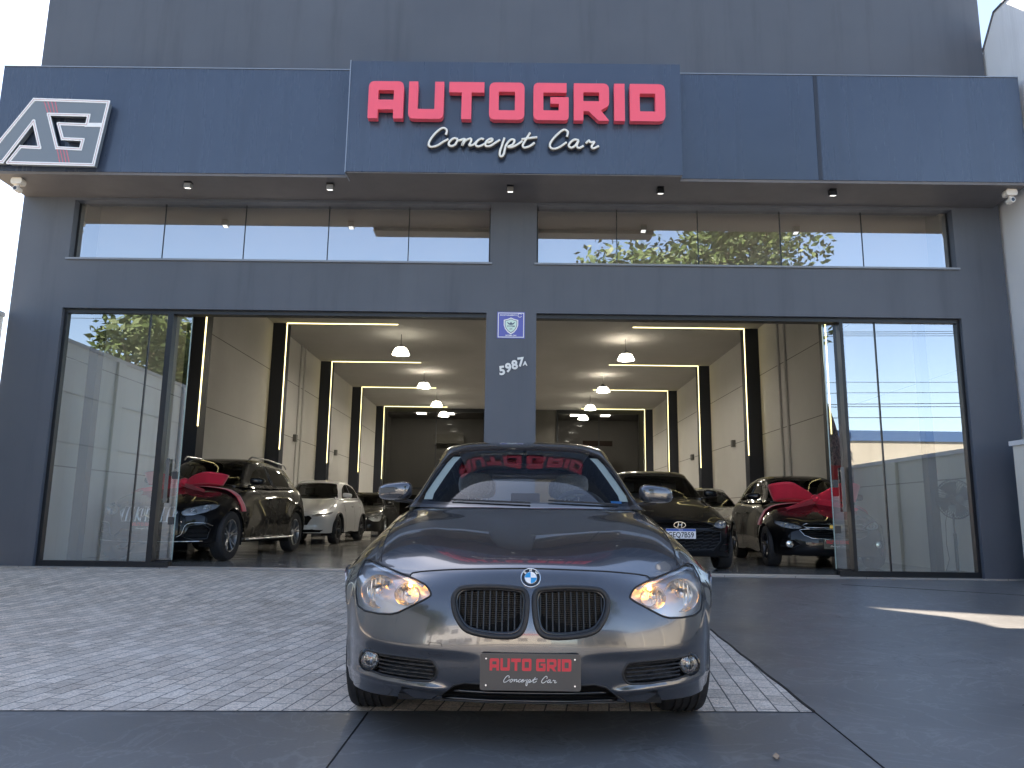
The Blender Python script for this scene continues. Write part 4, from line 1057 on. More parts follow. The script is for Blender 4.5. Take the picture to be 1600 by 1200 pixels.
wm = simple('monogram_white', (.80, .82, .84), .35); pk = simple('monogram_pink', (.50, .30, .33), .4)
for nm, P in (('outline', OUT), ('inner_outline', HOLE)):
    Q = [mg(p) for p in P]
    st_ = stroke(Q, .040, -.116, -.108).build(nm, wm, s3)
    stroke(Q, .006, -.1185, -.1165).build('neon_line', pk, st_)
stroke([mg((1150, 465)), mg((1315, 465))], .055, -.117, -.109, False).build('crossbar', wm, s3)
rsm = simple('stripe_red', (.55, .16, .20), .4)
for k in range(4):
    for a, c in (((592 + 45 * k, 185), (652 + 40 * k, 325)), ((822 + 38 * k, 772), (872 + 38 * k, 925))):
        stroke([mg(a), mg(c)], .012, -.114, -.109, False).build('red_stripe', rsm, s3)
s4 = thing('alarm_notice', (-.06, 9.998, 3.447), 'square violet security notice with a white shield on the pillar', 'notice')
MB().box(-.188, .188, -.008, 0, -.184, .184).build('panel', simple('violet_panel', (.10, .11, .42), .35), s4)
fr = MB().box(-.176, .176, -.0105, -.0085, .162, .172).box(-.176, .176, -.0105, -.0085, -.172, -.162).box(-.176, -.166, -.0105, -.0085, -.162, .162).box(.166, .176, -.0105, -.0085, -.162, .162)
fr.build('border', M['white'], s4)
shd = [(0, .105), (.045, .085), (.098, .072), (.098, .0), (.080, -.055), (.045, -.10), (0, -.13)]
sh_full = shd + [(-x, z) for x, z in shd[-2:0:-1]]
s_ = MB().prism(sh_full, -.0105, -.0085).build('shield', M['white'], s4)
MB().prism([(x * .84, z * .84) for x, z in sh_full], -.0112, -.0106, 'XZ', False).build('shield_field', simple('shield_ink', (.02, .05, .14), .5), s_)
MB().prism([(x * .77, z * .77) for x, z in sh_full], -.0122, -.0113, 'XZ', False).build('shield_inset', simple('shield_pale', (.62, .78, .70), .5), s_)
ink = simple('ink', (.03, .06, .12), .5)
MB().add([(-.06, -.0128, .045), (-.012, -.0128, .02), (-.008, -.0128, .034), (0, -.0128, .045), (.008, -.0128, .034), (.012, -.0128, .02), (.06, -.0128, .045), (.03, -.0128, .008), (0, -.0128, .002), (-.03, -.0128, .008)], [tuple(range(10))]).build('eagle', ink, s_)
text_mb('SYSTEM', .030, (0, -.013, -.018), .001, bold=.0006).build('wording', ink, s_)
text_mb('24H', .022, (0, -.013, -.055), .001, bold=.0006).build('wording', ink, s_)
text_mb('MONITORAMENTO', .026, (-.035, -.0095, .137), .001, bold=.0008).build('wording', M['white'], s4)
text_mb('SISTEMA 24H', .026, (0, -.0095, -.145), .001, bold=.0008).build('wording', M['white'], s4)
MB().tube([(.118 + .026 * math.cos(a), -.010, .136 + .026 * math.sin(a)) for a in np.linspace(.5, 5.9, 14)], .004, 5).build('ring_logo', M['white'], s4)
s5 = thing('house_number', (-.055, 9.995, 2.87), 'white house number 5987 slanting up on the central pillar', 'number')
for i, ch in enumerate('5987'):
    text_mb(ch, .165, (-.115 + i * .083, -.008, -.055 + i * .040), .014, bold=.006, ry=-8).build('digit', M['white'], s5)
text_mb('A', .080, (.190, -.008, .048), .010, bold=.003).build('letter', M['white'], s5)
# soffit spot lights and cameras
M['spot'] = emis('spot_face', (1, .98, .92), .5)
for i, (x, lab) in enumerate([(-4.35, 'small soffit spotlight nearest the monogram'), (-2.47, 'small soffit spotlight just left of the projecting sign panel'), (-.09, 'small soffit spotlight above the central pillar'), (1.89, 'small soffit spotlight under the right end of the sign panel'), (4.16, 'small soffit spotlight below the dark strip on the fascia')]):
    y = 9.47; z = 5.205
    t = thing('soffit_spotlight', (x, y, z), lab, 'spotlight', 'spotlights under the fascia')
    MB().box(-.045, .045, -.045, .045, -.012, -.0005).build('mounting_plate', M['frame'], t)
    h = MB().add([(-.042, -.05, -.095), (.042, -.05, -.095), (.042, .03, -.075), (-.042, .03, -.075), (-.042, -.035, -.02), (.042, -.035, -.02), (.042, .045, -.013), (-.042, .045, -.013)], [(3, 2, 1, 0), (4, 5, 6, 7), (0, 1, 5, 4), (1, 2, 6, 5), (2, 3, 7, 6), (3, 0, 4, 7)]).build('lamp_head', M['frame'] if x > 0 else simple('spot_grey', (.2, .2, .2), .5), t)
    MB().add([(-.033, -.045, -.0975), (.033, -.045, -.0975), (.033, .022, -.0795), (-.033, .022, -.0795)], [(0, 1, 2, 3)]).build('lamp_face', M['spot'], h)
for x, sg, lab in ((-6.57, 1, 'cream security camera under the left end of the fascia'), (6.46, -1, 'white security camera under the right end of the fascia')):
    t = thing('security_camera', (x, 9.42, 5.204), lab, 'camera', 'security cameras')
    cm = simple('camera_white', (.70, .66, .60), .45)
    MB().prism(rpoly([(-.065, -.085), (.065, -.085), (.075, -.04), (.06, -.001), (-.06, -.001), (-.075, -.04)], .012), -.05, .05).build('housing', cm, t)
    MB().tube([(0, 0, -.085), (sg * .01, -.01, -.12)], .02, 10).build('neck', cm, t, smooth=True)
    bd = MB().lathe([(0, -.05), (.034, -.05), (.038, -.04), (.038, .05), (.03, .06), (0, .06)], 20, 'Y', (sg * .01, -.02, -.155)).build('barrel', cm, t, smooth=35)
    MB().lathe([(0, -.0525), (.024, -.052), (.026, -.049)], 20, 'Y', (sg * .01, -.02, -.155)).build('lens', M['gloss_black'], bd)

# ================================================================ PENDANTS
M['pend_glass'] = None
k = NM('pendant_prismatic'); k.set(Base_Color=(.9, .88, .8, 1), Roughness=.3, Emission_Color=(1, .93, .74, 1), Emission_Strength=3.0)
wv_ = k.noise(30, 2, .5, stretch=(1, 1, .2)); k.l(k.ramp(wv_, [(.35, (.9,) * 3), (.65, (2.6,) * 3)]), k.b.inputs['Emission Strength']); M['pend_glass'] = k.m
M['diffuser'] = emis('pendant_diffuser', (1, .93, .80), 34)
def pendant(x, y, z, lab, low=False):
    t = thing('pendant_lamp', (x, y, z), lab, 'lamp', 'pendant lamps in the showroom')
    if low: prof = [(.14, .17), (.17, .16), (.225, .05), (.245, .0), (.235, -.002), (.20, .03), (.19, .05)]
    else: prof = [(.10, .20), (.16, .18), (.205, .11), (.228, .045), (.25, .0), (.24, -.002), (.20, .03), (.19, .05)]
    MB().lathe(prof, 28, 'Z').build('lamp_shade', M['pend_glass'], t, smooth=40)
    MB().lathe([(0, .27), (.05, .27), (.08, .24), (.12, .225 if not low else .19), (.13, .203 if not low else .172), (0, .203 if not low else .172)], 16, 'Z').build('cap', M['frame'], t, smooth=40)
    MB().tube([(0, 0, .26), (0, 0, 5.949 - z)], .008, 6).build('cord', M['frame'], t)
    MB().lathe([(0, .024), (.19, .024), (.19, .018), (0, .018)], 24, 'Z').build('diffuser', M['diffuser'], t)
rowL = [(21.0, 'first'), (26.6, 'second'), (31.2, 'third'), (34.4, 'rearmost')]
for i, (y, nm) in enumerate(rowL):
    pendant(-3.22, y, 5.36, '%s pendant lamp counted from the door in the left bay' % nm, i == 1)
    pendant(3.16, y + .25, 5.33, '%s pendant lamp counted from the door in the right bay' % nm, i < 2)

# ================================================================ NEIGHBOURS, BOUNDARY WALLS, STREET SIDE
M['nwall'] = wallmat('neighbour_render', (.68, .68, .68), (.76, .76, .76), .85, .3)
M['lwall'] = wallmat('left_boundary_render', (.68, .68, .64), (.76, .76, .72), .85, .3)
M['cream_wall'] = wallmat('cream_boundary_render', (.64, .61, .53), (.72, .69, .61), .85, .3)
n1 = thing('neighbouring_building', (6.72, 10, 0), 'pale grey neighbouring building rising behind the right corner', 'building')
MB().add([(0, -.28, 0), (0, 12, 0), (0, 12, 7.6), (0, .04, 7.6), (0, -.28, 8.02)] , [(0, 1, 2, 3, 4)]).build('gable', M['nwall'], n1)
MB().box(.002, 7, -.9, 12, 0, 7.58).add([(.002, -.9, 7.58), (7, -.9, 7.58), (7, -.9, 8.02), (.002, -.9, 8.02), (.002, -.28, 8.02), (7, -.28, 8.02), (.002, .04, 7.58), (7, .04, 7.58)], [(0, 1, 2, 3), (3, 2, 5, 4), (4, 5, 7, 6), (0, 3, 4, 6), (1, 7, 5, 2)]).build('wall', M['nwall'], n1)
MB().tube([(-.005, .06, 7.61), (-.005, -.27, 8.03), (-.005, -.92, 8.03)], .018, 6).build('coping', simple('coping_dark', (.10, .11, .13), .5), n1)
bw = thing('boundary_wall', (6.3, 2, 0), 'low pale wall with a white coping along the right side of the drive', 'wall')
MB().box(0, .30, -7, 7.62, -.02, 1.86).build('wall_body', M['cream_wall'], bw); MB().box(-.03, .33, -7, 7.65, 1.861, 1.92).build('coping', simple('coping_white', (.68, .68, .68), .7), bw)
for y in (-4.6, -2.1, .4, 2.9, 5.4): MB().box(-.05, -.001, y, y + .25, -.02, 1.855).build('pier', M['cream_wall'], bw)
lw = thing('boundary_wall', (-6.92, 2, 0), 'tall pale wall closing the left side of the drive', 'wall')
MB().box(-.2, 0, -7, 7.98, -.02, 3.47).build('wall_body', M['lwall'], lw); MB().box(-.22, .02, -7, 7.98, 3.471, 3.53).build('coping', simple('coping_left', (.5, .5, .5), .7), lw)
for y in (-5, -2.5, 0, 2.5, 5.0): MB().box(.001, .05, y, y + .22, -.02, 3.46).build('pier', M['lwall'], lw)
for z in (1.93, 2.7): MB().box(.001, .012, -7, 7.95, z, z + .02).build('rendered_joint', simple('joint_grey', (.5, .5, .48), .8), lw)
def building(x0, x1, y0, y1, h, lab, mat, band=None, nwin=5, floors=2):
    t = thing('street_building', ((x0 + x1) / 2, y1, 0), lab, 'building', 'buildings across the street')
    cx = (x0 + x1) / 2; a, c = x0 - cx, x1 - cx; d = y0 - y1
    MB().box(a, c, d, 0, 0, h).build('wall', mat, t)
    MB().box(a - .1, c + .1, d - .1, .12, h, h + .6).build('parapet', band or mat, t)
    for f in range(floors):
        for i in range(nwin):
            xx = a + (c - a) * (i + .5) / nwin; z = 1.1 + f * (h / floors)
            wn = MB().box(xx - .75, xx + .75, .001, .06, z, z + 1.4).build('window', M['frame'], t)
            MB().quad((xx - .68, .065, z + .07), (xx + .68, .065, z + .07), (xx + .68, .065, z + 1.33), (xx - .68, .065, z + 1.33)).build('pane', M['gloss_black'], wn)
blue_b = simple('blue_parapet', (.03, .07, .17), .5)
building(12, 34, -34, -24, 5.5, 'beige building with blue parapet across the street', wallmat('beige_render', (.27, .25, .21), (.34, .32, .27), .85, .3), blue_b, 7, 1)
building(-22, -9, -34, -25, 6.4, 'grey two storey building across the street', M['nwall'], None, 4, 2)
building(-8, 4, -33, -24, 3.6, 'low cream shop across the street', M['cream_wall'], simple('red_parapet', (.45, .07, .05), .5), 4, 1)
# trees
leafm = {}
def leafmat(nm, a, b_):
    k = NM(nm); k.set(Roughness=.55); f = k.noise(1.2, 5, .7); k.l(k.ramp(f, [(.3, a), (.7, b_)]), k.b.inputs['Base Color']); return k.m
leafm['g'] = leafmat('leaf_green', (.030, .055, .014), (.095, .13, .035)); leafm['y'] = leafmat('leaf_olive', (.05, .065, .015), (.17, .17, .05))
bark = simple('bark', (.10, .075, .05), .9, var=.3, scale=12)
def tree(x, y, h, r, lab, seed, mat='g', n=5200, leaf=.16, zc=None):
    rng = random.Random(seed); t = thing('street_tree', (x, y, 0), lab, 'tree', 'trees around the street')
    tb = MB(); th = h * .45
    tb.tube([(0, 0, 0), (.1, .05, th * .5), (.0, .1, th)], [.26, .2, .15], 8); cl = []
    for k in range(15):
        a = rng.uniform(0, 6.28); rr = r * rng.uniform(.25, .8); zz = h * rng.uniform(.48, .9); e = (rr * math.cos(a), rr * math.sin(a), zz)
        tb.tube([(0, .1, th * rng.uniform(.75, 1)), (e[0] * .5, e[1] * .5, (th + zz) * .52), e], [.10, .06, .025], 6); cl.append((e, r * rng.uniform(.28, .48)))
    tb.build('trunk', bark, t, smooth=True)
    mb = MB()
    for i in range(n):
        c, cr = cl[i % len(cl)]
        d = Vector((rng.gauss(0, 1), rng.gauss(0, 1), rng.gauss(0, .75))).normalized() * cr * rng.random() ** .45
        p = Vector(c) + d; u = Vector((rng.gauss(0, 1), rng.gauss(0, 1), rng.gauss(0, .6))).normalized(); v = u.cross(Vector((rng.gauss(0, 1), rng.gauss(0, 1), rng.gauss(0, 1)))).normalized()
        s_ = leaf * rng.uniform(.6, 1.3)
        mb.add([p - u * s_, p - v * s_ * .45, p + u * s_, p + v * s_ * .45], [(0, 1, 2, 3)])
    mb.build('crown', leafm[mat], t, fix=False)
tree(8.3, -19.5, 17.2, 7.4, 'large spreading tree behind the photographer seen in the upper right glass', 3, 'g', 15000, .22)
tree(-9.6, .4, 6.4, 2.2, 'leafy tree standing over the left boundary wall', 5, 'g', 5000, .13)
tree(-9.4, -3.6, 6.9, 2.4, 'bushy olive tree further along the left wall', 6, 'y', 5000, .13)
tree(-10.5, -8.4, 7.2, 2.6, 'dark tree on the left at the kerb', 8, 'g', 4500, .15)
tree(-16, -19, 9.5, 3.4, 'tall tree across the street on the left', 9, 'g', 5000, .18)
# utility poles and wires
for x, lab in ((-13, 'concrete utility pole on the left kerb'), (27, 'concrete utility pole on the right kerb')):
    t = thing('utility_pole', (x, -7.2, 0), lab, 'pole', 'utility poles')
    MB().tube([(0, 0, 0), (0, 0, 9)], [.17, .11], 10).build('shaft', M['footway'], t, smooth=True); MB().box(-.06, .06, -.9, .9, 8.1, 8.22).build('crossarm', M['footway'], t)
for i, (z, dy) in enumerate([(8.1, -.7), (8.1, 0), (8.1, .7), (6.2, 0), (5.9, .05), (5.6, -.05), (5.3, .02), (5.0, 0)]):
    tag(MB().tube([(x, -7.2 + dy + .12, z - .35 * (1 - ((x - 7) / 20) ** 2) * (1 + .3 * (i % 3)) if abs(x - 7) < 20 else z - .0) for x in np.linspace(-60, 60, 60)], .010 if i < 5 else .014, 5).build('overhead_cable', M['frame']), 'thin black overhead cable strung between the utility poles', 'cable', 'overhead cables')
# feather flag beside the drive
fl = thing('feather_flag', (5.75, 6.0, zg(6)), 'tall red and black feather flag by the right wall', 'flag')
MB().tube([(0, 0, 0), (0, 0, 2.2), (.03, 0, 2.9), (.16, 0, 3.25)], .014, 8).build('pole', M['alloy'], fl, smooth=True)
MB().box(-.25, .25, -.25, .25, 0, .05).build('base', M['plastic'], fl)
V = []; nF = 18
for i in range(nF + 1):
    u = i / nF; z = 1.35 + 1.85 * u; w_ = .42 * (1 - u ** 3 * .75)
    for j in range(7): V.append((.012 + .05 * u ** 3 + w_ * j / 6, .03 * math.sin(j * 1.1 + u * 5) * (j / 6), z))
V2 = MB().add(V, [(i * 7 + j, i * 7 + j + 1, (i + 1) * 7 + j + 1, (i + 1) * 7 + j) for i in range(nF) for j in range(6)])
k = NM('flag_cloth'); k.set(Roughness=.7); f = k.noise(5, 6, .8, stretch=(3, 1, .9)); tcz = k.n("ShaderNodeTexCoord"); sx_ = k.n("ShaderNodeSeparateXYZ"); k.l(tcz.outputs['Generated'], sx_.inputs[0])
k.l(k.mix(k.ramp(sx_.outputs[2], [(.0, (0,) * 3), (.30, (0,) * 3), (.32, (1,) * 3)]), (.55, .03, .03, 1), k.ramp(f, [(.45, (.03, .02, .02)), (.50, (.5, .35, .3)), (.56, (.10, .03, .03))])), k.b.inputs['Base Color'])
V2.build('cloth', k.m, fl, smooth='all')
# fallen leaves
lm = simple('dry_leaf', (.42, .30, .20), .8)
for i, (x, y, lab) in enumerate([(4.05, 5.85, 'dry brown leaf on the dark concrete at the right edge'), (1.02, 3.12, 'dry leaf lying in front of the parked car to the right'), (4.75, 9.75, 'dry leaf against the right door track'), (-5.75, 9.85, 'pale leaf against the left door track'), (2.55, 4.0, 'tiny dark leaf on the dark concrete')]):
    s = .028 if i != 4 else .012
    V = [(-s, 0, .004), (-s * .3, s * .5, .010), (s * .6, s * .45, .003), (s * 1.2, 0, .012), (s * .5, -s * .5, .006), (-s * .4, -s * .4, .012)]
    o = MB().add(V, [(0, 1, 2, 3, 4, 5)]).build('fallen_leaf', lm if i != 4 else M['plastic']); o.location = (x, y, zg(y) + .002); o.rotation_euler = (0, 0, i * 1.3); tag(o, lab, 'leaf', 'fallen leaves')
# pedestal fan behind the right pane
fn = thing('pedestal_fan', (6.12, 10.75, ZF), 'black pedestal fan standing behind the right glass', 'fan')
M['fanblk'] = simple('fan_black', (.012, .012, .013), .4)
MB().lathe([(0, .05), (.05, .05), (.16, .03), (.21, .01), (.21, 0), (0, 0)], 28, 'Z').build('base', M['fanblk'], fn, smooth=True)
MB().tube([(0, 0, .04), (0, 0, .55)], .022, 10).tube([(0, 0, .55), (0, 0, .82)], .014, 10).build('stand', M['fanblk'], fn, smooth=True)
hc = (0, -.08, 1.02); hd = MB(); RR = .27
for k_ in range(44):
    a = 2 * math.pi * k_ / 44
    hd.tube([(hc[0] + q * math.cos(a), hc[1] - d, hc[2] + q * math.sin(a)) for q, d in ((.05, .10), (.15, .10), (.24, .075), (RR, .0), (.24, -.06), (.08, -.08))], .0036, 4)
hd.tube([(hc[0] + RR * math.cos(a), hc[1], hc[2] + RR * math.sin(a)) for a in np.linspace(0, 6.283, 40, endpoint=False)], .008, 6, closed=True)
hd.build('cage', M['fanblk'], fn)
MB().lathe([(0, -.108), (.055, -.105), (.06, -.095), (0, -.09)], 24, 'Y', hc).build('hub_cap', simple('fan_badge', (.10, .10, .11), .4), fn)
bl = MB()
for k_ in range(4):
    a0 = k_ * math.pi / 2 + .4; V = []
    for i in range(6):
        q = .04 + .20 * i / 5
        for j in range(4): aa = a0 + (j / 3 - .5) * (1.0 if i else .5); V.append((hc[0] + q * math.cos(aa), hc[1] - .02 + .05 * (j / 3), hc[2] + q * math.sin(aa)))
    bl.add(V, [(i * 4 + j, i * 4 + j + 1, (i + 1) * 4 + j + 1, (i + 1) * 4 + j) for i in range(5) for j in range(3)])
bl.build('blades', simple('fan_blade', (.03, .03, .032), .3), fn, smooth='all')
MB().lathe([(0, -.0), (.075, 0), (.085, .06), (.06, .15), (0, .17)], 20, 'Y', hc).build('motor', M['fanblk'], fn, smooth=True)
MB().tube([(-.0, .08, 1.0), (-.06, .1, .7), (-.10, .05, .4), (-.05, .1, .2), (-.14, .05, .02)], .005, 6).build('power_cord', M['fanblk'], fn, smooth=True)
# ================================================================ CARS IN THE SHOWROOM
def car_maps(L, Wd, H, wb, foh, r, sill, belt):
    ra = r + .04
    ym = piecewise([(0, 0), (AF - RA, foh - ra), (AF + RA, foh + ra), (AR - RA, foh + wb - ra), (AR + RA, foh + wb + ra), (4.32, L)])
    zm = piecewise([(.172, sill), (.315, r), (.66, r + ra), (.95, belt), (1.421, H)])
    k = Wd / 2 / .882
    return ym, zm, k
def clipbars(poly, step, horiz=True, a0=0.0):
    out = []; ia = 1 if horiz else 0
    lo, hi = min(p[ia] for p in poly), max(p[ia] for p in poly); v = lo + step * (.5 + a0)
    while v < hi:
        xs = []
        for i in range(len(poly)):
            p, q = poly[i - 1], poly[i]
            if (p[ia] - v) * (q[ia] - v) <= 0 and p[ia] != q[ia]: xs.append(p[1 - ia] + (q[1 - ia] - p[1 - ia]) * (v - p[ia]) / (q[ia] - p[ia]))
        if len(xs) >= 2: out.append((v, min(xs), max(xs)))
        v += step
    return out
def make_car(name, loc, rz, label, paint, L=4.2, Wd=1.76, H=1.47, wb=2.55, foh=.82, r=.31, sill=.2, belt=.98, lights=None, light_bowls=None,
             grilles=(), rails=False, cladding=False, step=False, glassm=None, rim=None, style='ten', plate=None, group='cars on show inside the showroom', nu=3, logo=None, chrome_lines=(), fogs=()):
    t = thing(name, loc, label, 'car', group, R(rz))
    ym, zm, kx = car_maps(L, Wd, H, wb, foh, r, sill, belt)
    wp = lambda x, y, z: (x * kx, ym(y), zm(z)); P2 = lambda poly: [(x * kx, zm(z)) for x, z in poly]
    sh = Shell(nu, nu + 1, warp=wp, sill=sill); sh.fr = 1.2
    full = lambda h: h + [(-x, z) for x, z in h[::-1] if x > 1e-6]
    front_ok = lambda c: c.y < foh * .95
    for sg in (1, -1):
        pl = P2(rpoly(lights, .01, 2)); pl = pl if sg > 0 else mirror_x(pl)
        headlight(sh, pl, t, sg, [(sg * a * kx, zm(b_), c, d) for a, b_, c, d in light_bowls], .05)
    for g in grilles:
        pl = P2(g['poly']); pl = full(pl) if g.get('full', True) else pl
        for sg in ((1,) if g.get('full', True) else (1, -1)):
            q = pl if sg > 0 else mirror_x(pl)
            sh.cut('body', q, 'Y', front_ok)
            gr = ring(sh, q, g.get('r', .008), g.get('name', 'grille'), g.get('mat', M['gloss_black']), t)
            hole_wall(sh, q, .07, 'recess', M['void'], gr)
            bars = MB()
            for v, a, c in clipbars(q, g.get('step', .035), g.get('horiz', True)):
                n = 9
                pts = [sh.front(*((a + (c - a) * i / n, v) if g.get('horiz', True) else (v, a + (c - a) * i / n))) + Vector((0, .022, 0)) for i in range(n + 1)]
                if g.get('hex'): pts = [p + Vector((0, 0, .010 * math.cos(math.pi * k))) for p in pts for k in (0, 1)][:-1]
                bars.tube(pts, g.get('br', .005), 4)
            bars.build('grille_bars', g.get('bar', M['gloss_black']), gr)
    for pts, rr, m in chrome_lines:
        pts = [(x * kx, zm(z)) for x, z in pts]
        MB().tube([sh.front(x, z, .003) for x, z in catmull(pts, 5)], rr, 6).build('chrome_trim', m, t, smooth='all')
    for x, z, rr in fogs:
        for sg in (1, -1):
            c = sh.front(sg * x * kx, zm(z)); f = MB().lathe([(rr, 0), (rr * 1.1, -.012), (rr * 1.25, 0), (rr * 1.25, .03), (rr, .03)], 18, 'Y', tuple(c), closed=True).build('fog_lamp', M['gloss_black'], t, smooth=40)
            MB().lathe([(0, -.01), (rr * .6, -.008), (rr, 0)], 18, 'Y', tuple(c)).build('lens', M['reflector'], f, smooth='all')
    # glazing
    wsf = [(x * kx, zm(z)) for x, z in WS]; wsi = [(x * kx, zm(z)) for x, z in [(a * 1.03, b_ if i in (0, 1) else b_) for i, (a, b_) in enumerate(WSI)]]
    sides = [rpoly([(1.70, .992), (2.00, 1.19), (2.22, 1.285), (2.50, 1.318), (2.50, .998)], .02, 3), rpoly([(2.58, .998), (2.58, 1.318), (3.05, 1.298), (3.40, 1.225), (3.47, 1.12), (3.30, 1.01)], .03, 3)]
    sides = [[(ym(y), zm(z)) for y, z in s] for s in sides]
    cabin(sh, t, paint, wsf, wsi, sides, glassm or M['car_glass_dark'], lambda c: c.y < ym(2.05), glassm=glassm or M['car_glass'])
    body = sh.finish('body', 'body', paint, t); sh.finish('cabin', 'roof', paint, t)
    hp = [(-.52, .655), (-.437, .672), (-.326, .682), (-.207, .688), (0, .693)]; hp = hp + [(-x, z) for x, z in hp[-2::-1]]
    seam(sh, 'front', [(x * kx, zm(z)) for x, z in hp], 'bonnet_shut_line', t, .003, n=4)
    for sg in (1, -1):
        seam(sh, 'top', [(sg * x * kx, ym(y)) for x, y in [(.69, .5), (.70, .8), (.69, 1.05), (.66, 1.25)]], 'bonnet_shut_line', t, .003, n=4)
        for pts in ([(1.52, .90), (1.50, .7), (1.45, .42), (1.44, .27)], [(2.54, .95), (2.55, .6), (2.52, .28)], [(3.32, .95), (3.28, .8), (3.12, .62)]):
            seam(sh, 'side', [(ym(a), zm(b_)) for a, b_ in pts], 'door_shut_line', t, .003, sg, n=4)
        for y in (2.28, 3.14):
            p = sh.side(ym(y), zm(.80), sg, .018)
            MB().tube([(p.x - sg * .02, p.y - .09, p.z), (p.x, p.y - .07, p.z), (p.x, p.y + .07, p.z), (p.x - sg * .02, p.y + .09, p.z)], .011, 6).build('door_handle', paint if not cladding else M['chrome'], t, smooth='all')
        mirror_unit(t, (sg * (.815 * kx + .03), ym(1.62), zm(1.045)), sg, paint, 1.05)
        if rails: MB().tube([(sg * .52 * kx, ym(2.0), zm(1.375)), (sg * .535 * kx, ym(2.1), zm(1.405) + .03), (sg * .545 * kx, ym(2.8), H + .015), (sg * .52 * kx, ym(3.6), zm(1.37) + .03), (sg * .50 * kx, ym(3.75), zm(1.345))], .014, 6).build('roof_rail', M['alloy'], t, smooth=True)
        if step: MB().tube([(sg * (.875 * kx + .04), foh + r + .12, sill + .03), (sg * (.88 * kx + .05), foh + wb - r - .12, sill + .03)], .03, 8, flat=.5).build('side_step', M['alloy'], t, smooth=True)
        if cladding:
            for cy_ in (foh, foh + wb):
                MB().tube([(sg * (.878 * kx + .004), cy_ + (r + .055) * math.cos(a), r + (r + .055) * math.sin(a)) for a in np.linspace(-.25, math.pi + .25, 22)], .03, 6, flat=.6).build('arch_cladding', M['plastic'], t, smooth='all')
    for y in (foh, foh + wb):
        for sg in (1, -1): wheel(t, (sg * (Wd / 2 - .118), y, r), r, .20, sg, rim=rim, style=style, grooves=False)
        arch_liner(t, y, r, r + .045, Wd / 2 - .01, front=y < 1.2)
    MB().box(-.74 * kx, .74 * kx, foh + r + .1, foh + wb - r - .1, sill - .03, sill + .01).box(-.5, .5, .15, L - .15, sill - .01, sill + .02).build('underbody', M['void'], t)
    MB().box(-.60 * kx, .60 * kx, ym(1.7), ym(3.7), .4, .42).build('cabin_floor', M['void'], t)
    for x in (-.36, .36):
        st = MB().prism(rpoly([(ym(2.3), zm(.6)), (ym(2.5), zm(.6)), (ym(2.62), zm(1.07)), (ym(2.52), zm(1.07))], .03), (x - .24) * kx, (x + .24) * kx, 'YZ').build('seat', M['dash'], t)
        MB().prism(rpoly([(ym(2.55), zm(1.09)), (ym(2.66), zm(1.09)), (ym(2.66), zm(1.24)), (ym(2.57), zm(1.24))], .03), (x - .12) * kx, (x + .12) * kx, 'YZ').build('headrest', M['dash'], st)
    MB().box(-.62 * kx, .62 * kx, ym(1.30), ym(1.75), zm(.90), zm(.965)).build('dashboard', M['dash'], t)
    if logo: logo(sh, t, kx, zm)
    if plate: plate(sh, t, kx, zm)
    return t, sh, (ym, zm, kx)

def logo_star(sh, t, kx, zm):
    z = zm(.565); p = sh.front(0, z); y = p.y - .03; mb = MB()
    mb.tube([(.105 * math.cos(a), y, z + .105 * math.sin(a)) for a in np.linspace(0, 2 * math.pi, 36, endpoint=False)], .010, 8, closed=True)
    for k in range(3):
        a = math.pi / 2 + k * 2 * math.pi / 3; mb.tube([(0, y, z), (.10 * math.cos(a), y, z + .10 * math.sin(a))], [.016, .003], 6)
    mb.build('star_badge', M['chrome'], t, smooth=40)
def plate_dealer(dz=.30, w_=.39):
    def f(sh, t, kx, zm):
        z = zm(dz); p = sh.front(0, z); dealer_plate(t, (0, p.y - .022, z), w_, .135)
    return f
def logo_h(sh, t, kx, zm):
    z = zm(.628); p = sh.front(0, z); y = p.y - .012; mb = MB()
    mb.tube([(.078 * math.cos(a), y, z + .042 * math.sin(a)) for a in np.linspace(0, 2 * math.pi, 32, endpoint=False)], .0065, 6, closed=True)
    mb.tube([(-.026, y, z - .028), (-.014, y, z + .030)], .008, 6).tube([(.020, y, z - .030), (.034, y, z + .028)], .008, 6).tube([(-.030, y, z - .004), (.036, y, z + .006)], .007, 6)
    mb.build('oval_badge', M['chrome'], t, smooth=40)
def logo_bow(sh, t, kx, zm):
    z = zm(.615); p = sh.front(0, z); y = p.y - .015
    MB().prism([(-.09, -.022), (-.03, -.022), (-.03, -.030), (.03, -.030), (.03, -.022), (.085, -.022), (.095, .022), (.035, .022), (.035, .030), (-.025, .030), (-.025, .022), (-.08, .022)], y, y + .02).build('cross_badge', simple('badge_gold', (.55, .38, .12), .25, .9), t)
    o = [c for c in kids(t) if c.name.startswith('cross_badge')][0]; o.location = (0, 0, z)
def plate_br(sh, t, kx, zm):
    z = zm(.515); y = sh.front(0, z).y - .03
    for c in (0,):
        pl = MB().prism(rpoly([(-.20, z - .065), (.20, z - .065), (.20, z + .065), (-.20, z + .065)], .012), y, y + .006).build('number_plate', simple('plate_white', (.78, .78, .80), .4), t)
        pl['label'] = 'white number plate with a blue top band'
        MB().box(-.197, .197, y - .001, y + .001, z + .034, z + .063).build('blue_band', simple('plate_blue', (.02, .09, .42), .4), pl)
        text_mb('BRASIL', .020, (0, y - .0022, z + .048), .001).build('wording', M['white'], pl)
        text_mb('GEQ7B59', .098, (0, y - .0015, z - .018), .001, sx=.86, bold=.0012).build('characters', simple('plate_ink', (.01, .01, .012), .5), pl)
BK = M['black_paint']
LH_SUV = [(.43, .600), (.47, .650), (.58, .684), (.70, .708), (.770, .702), (.762, .650), (.69, .600), (.57, .563), (.46, .562)]
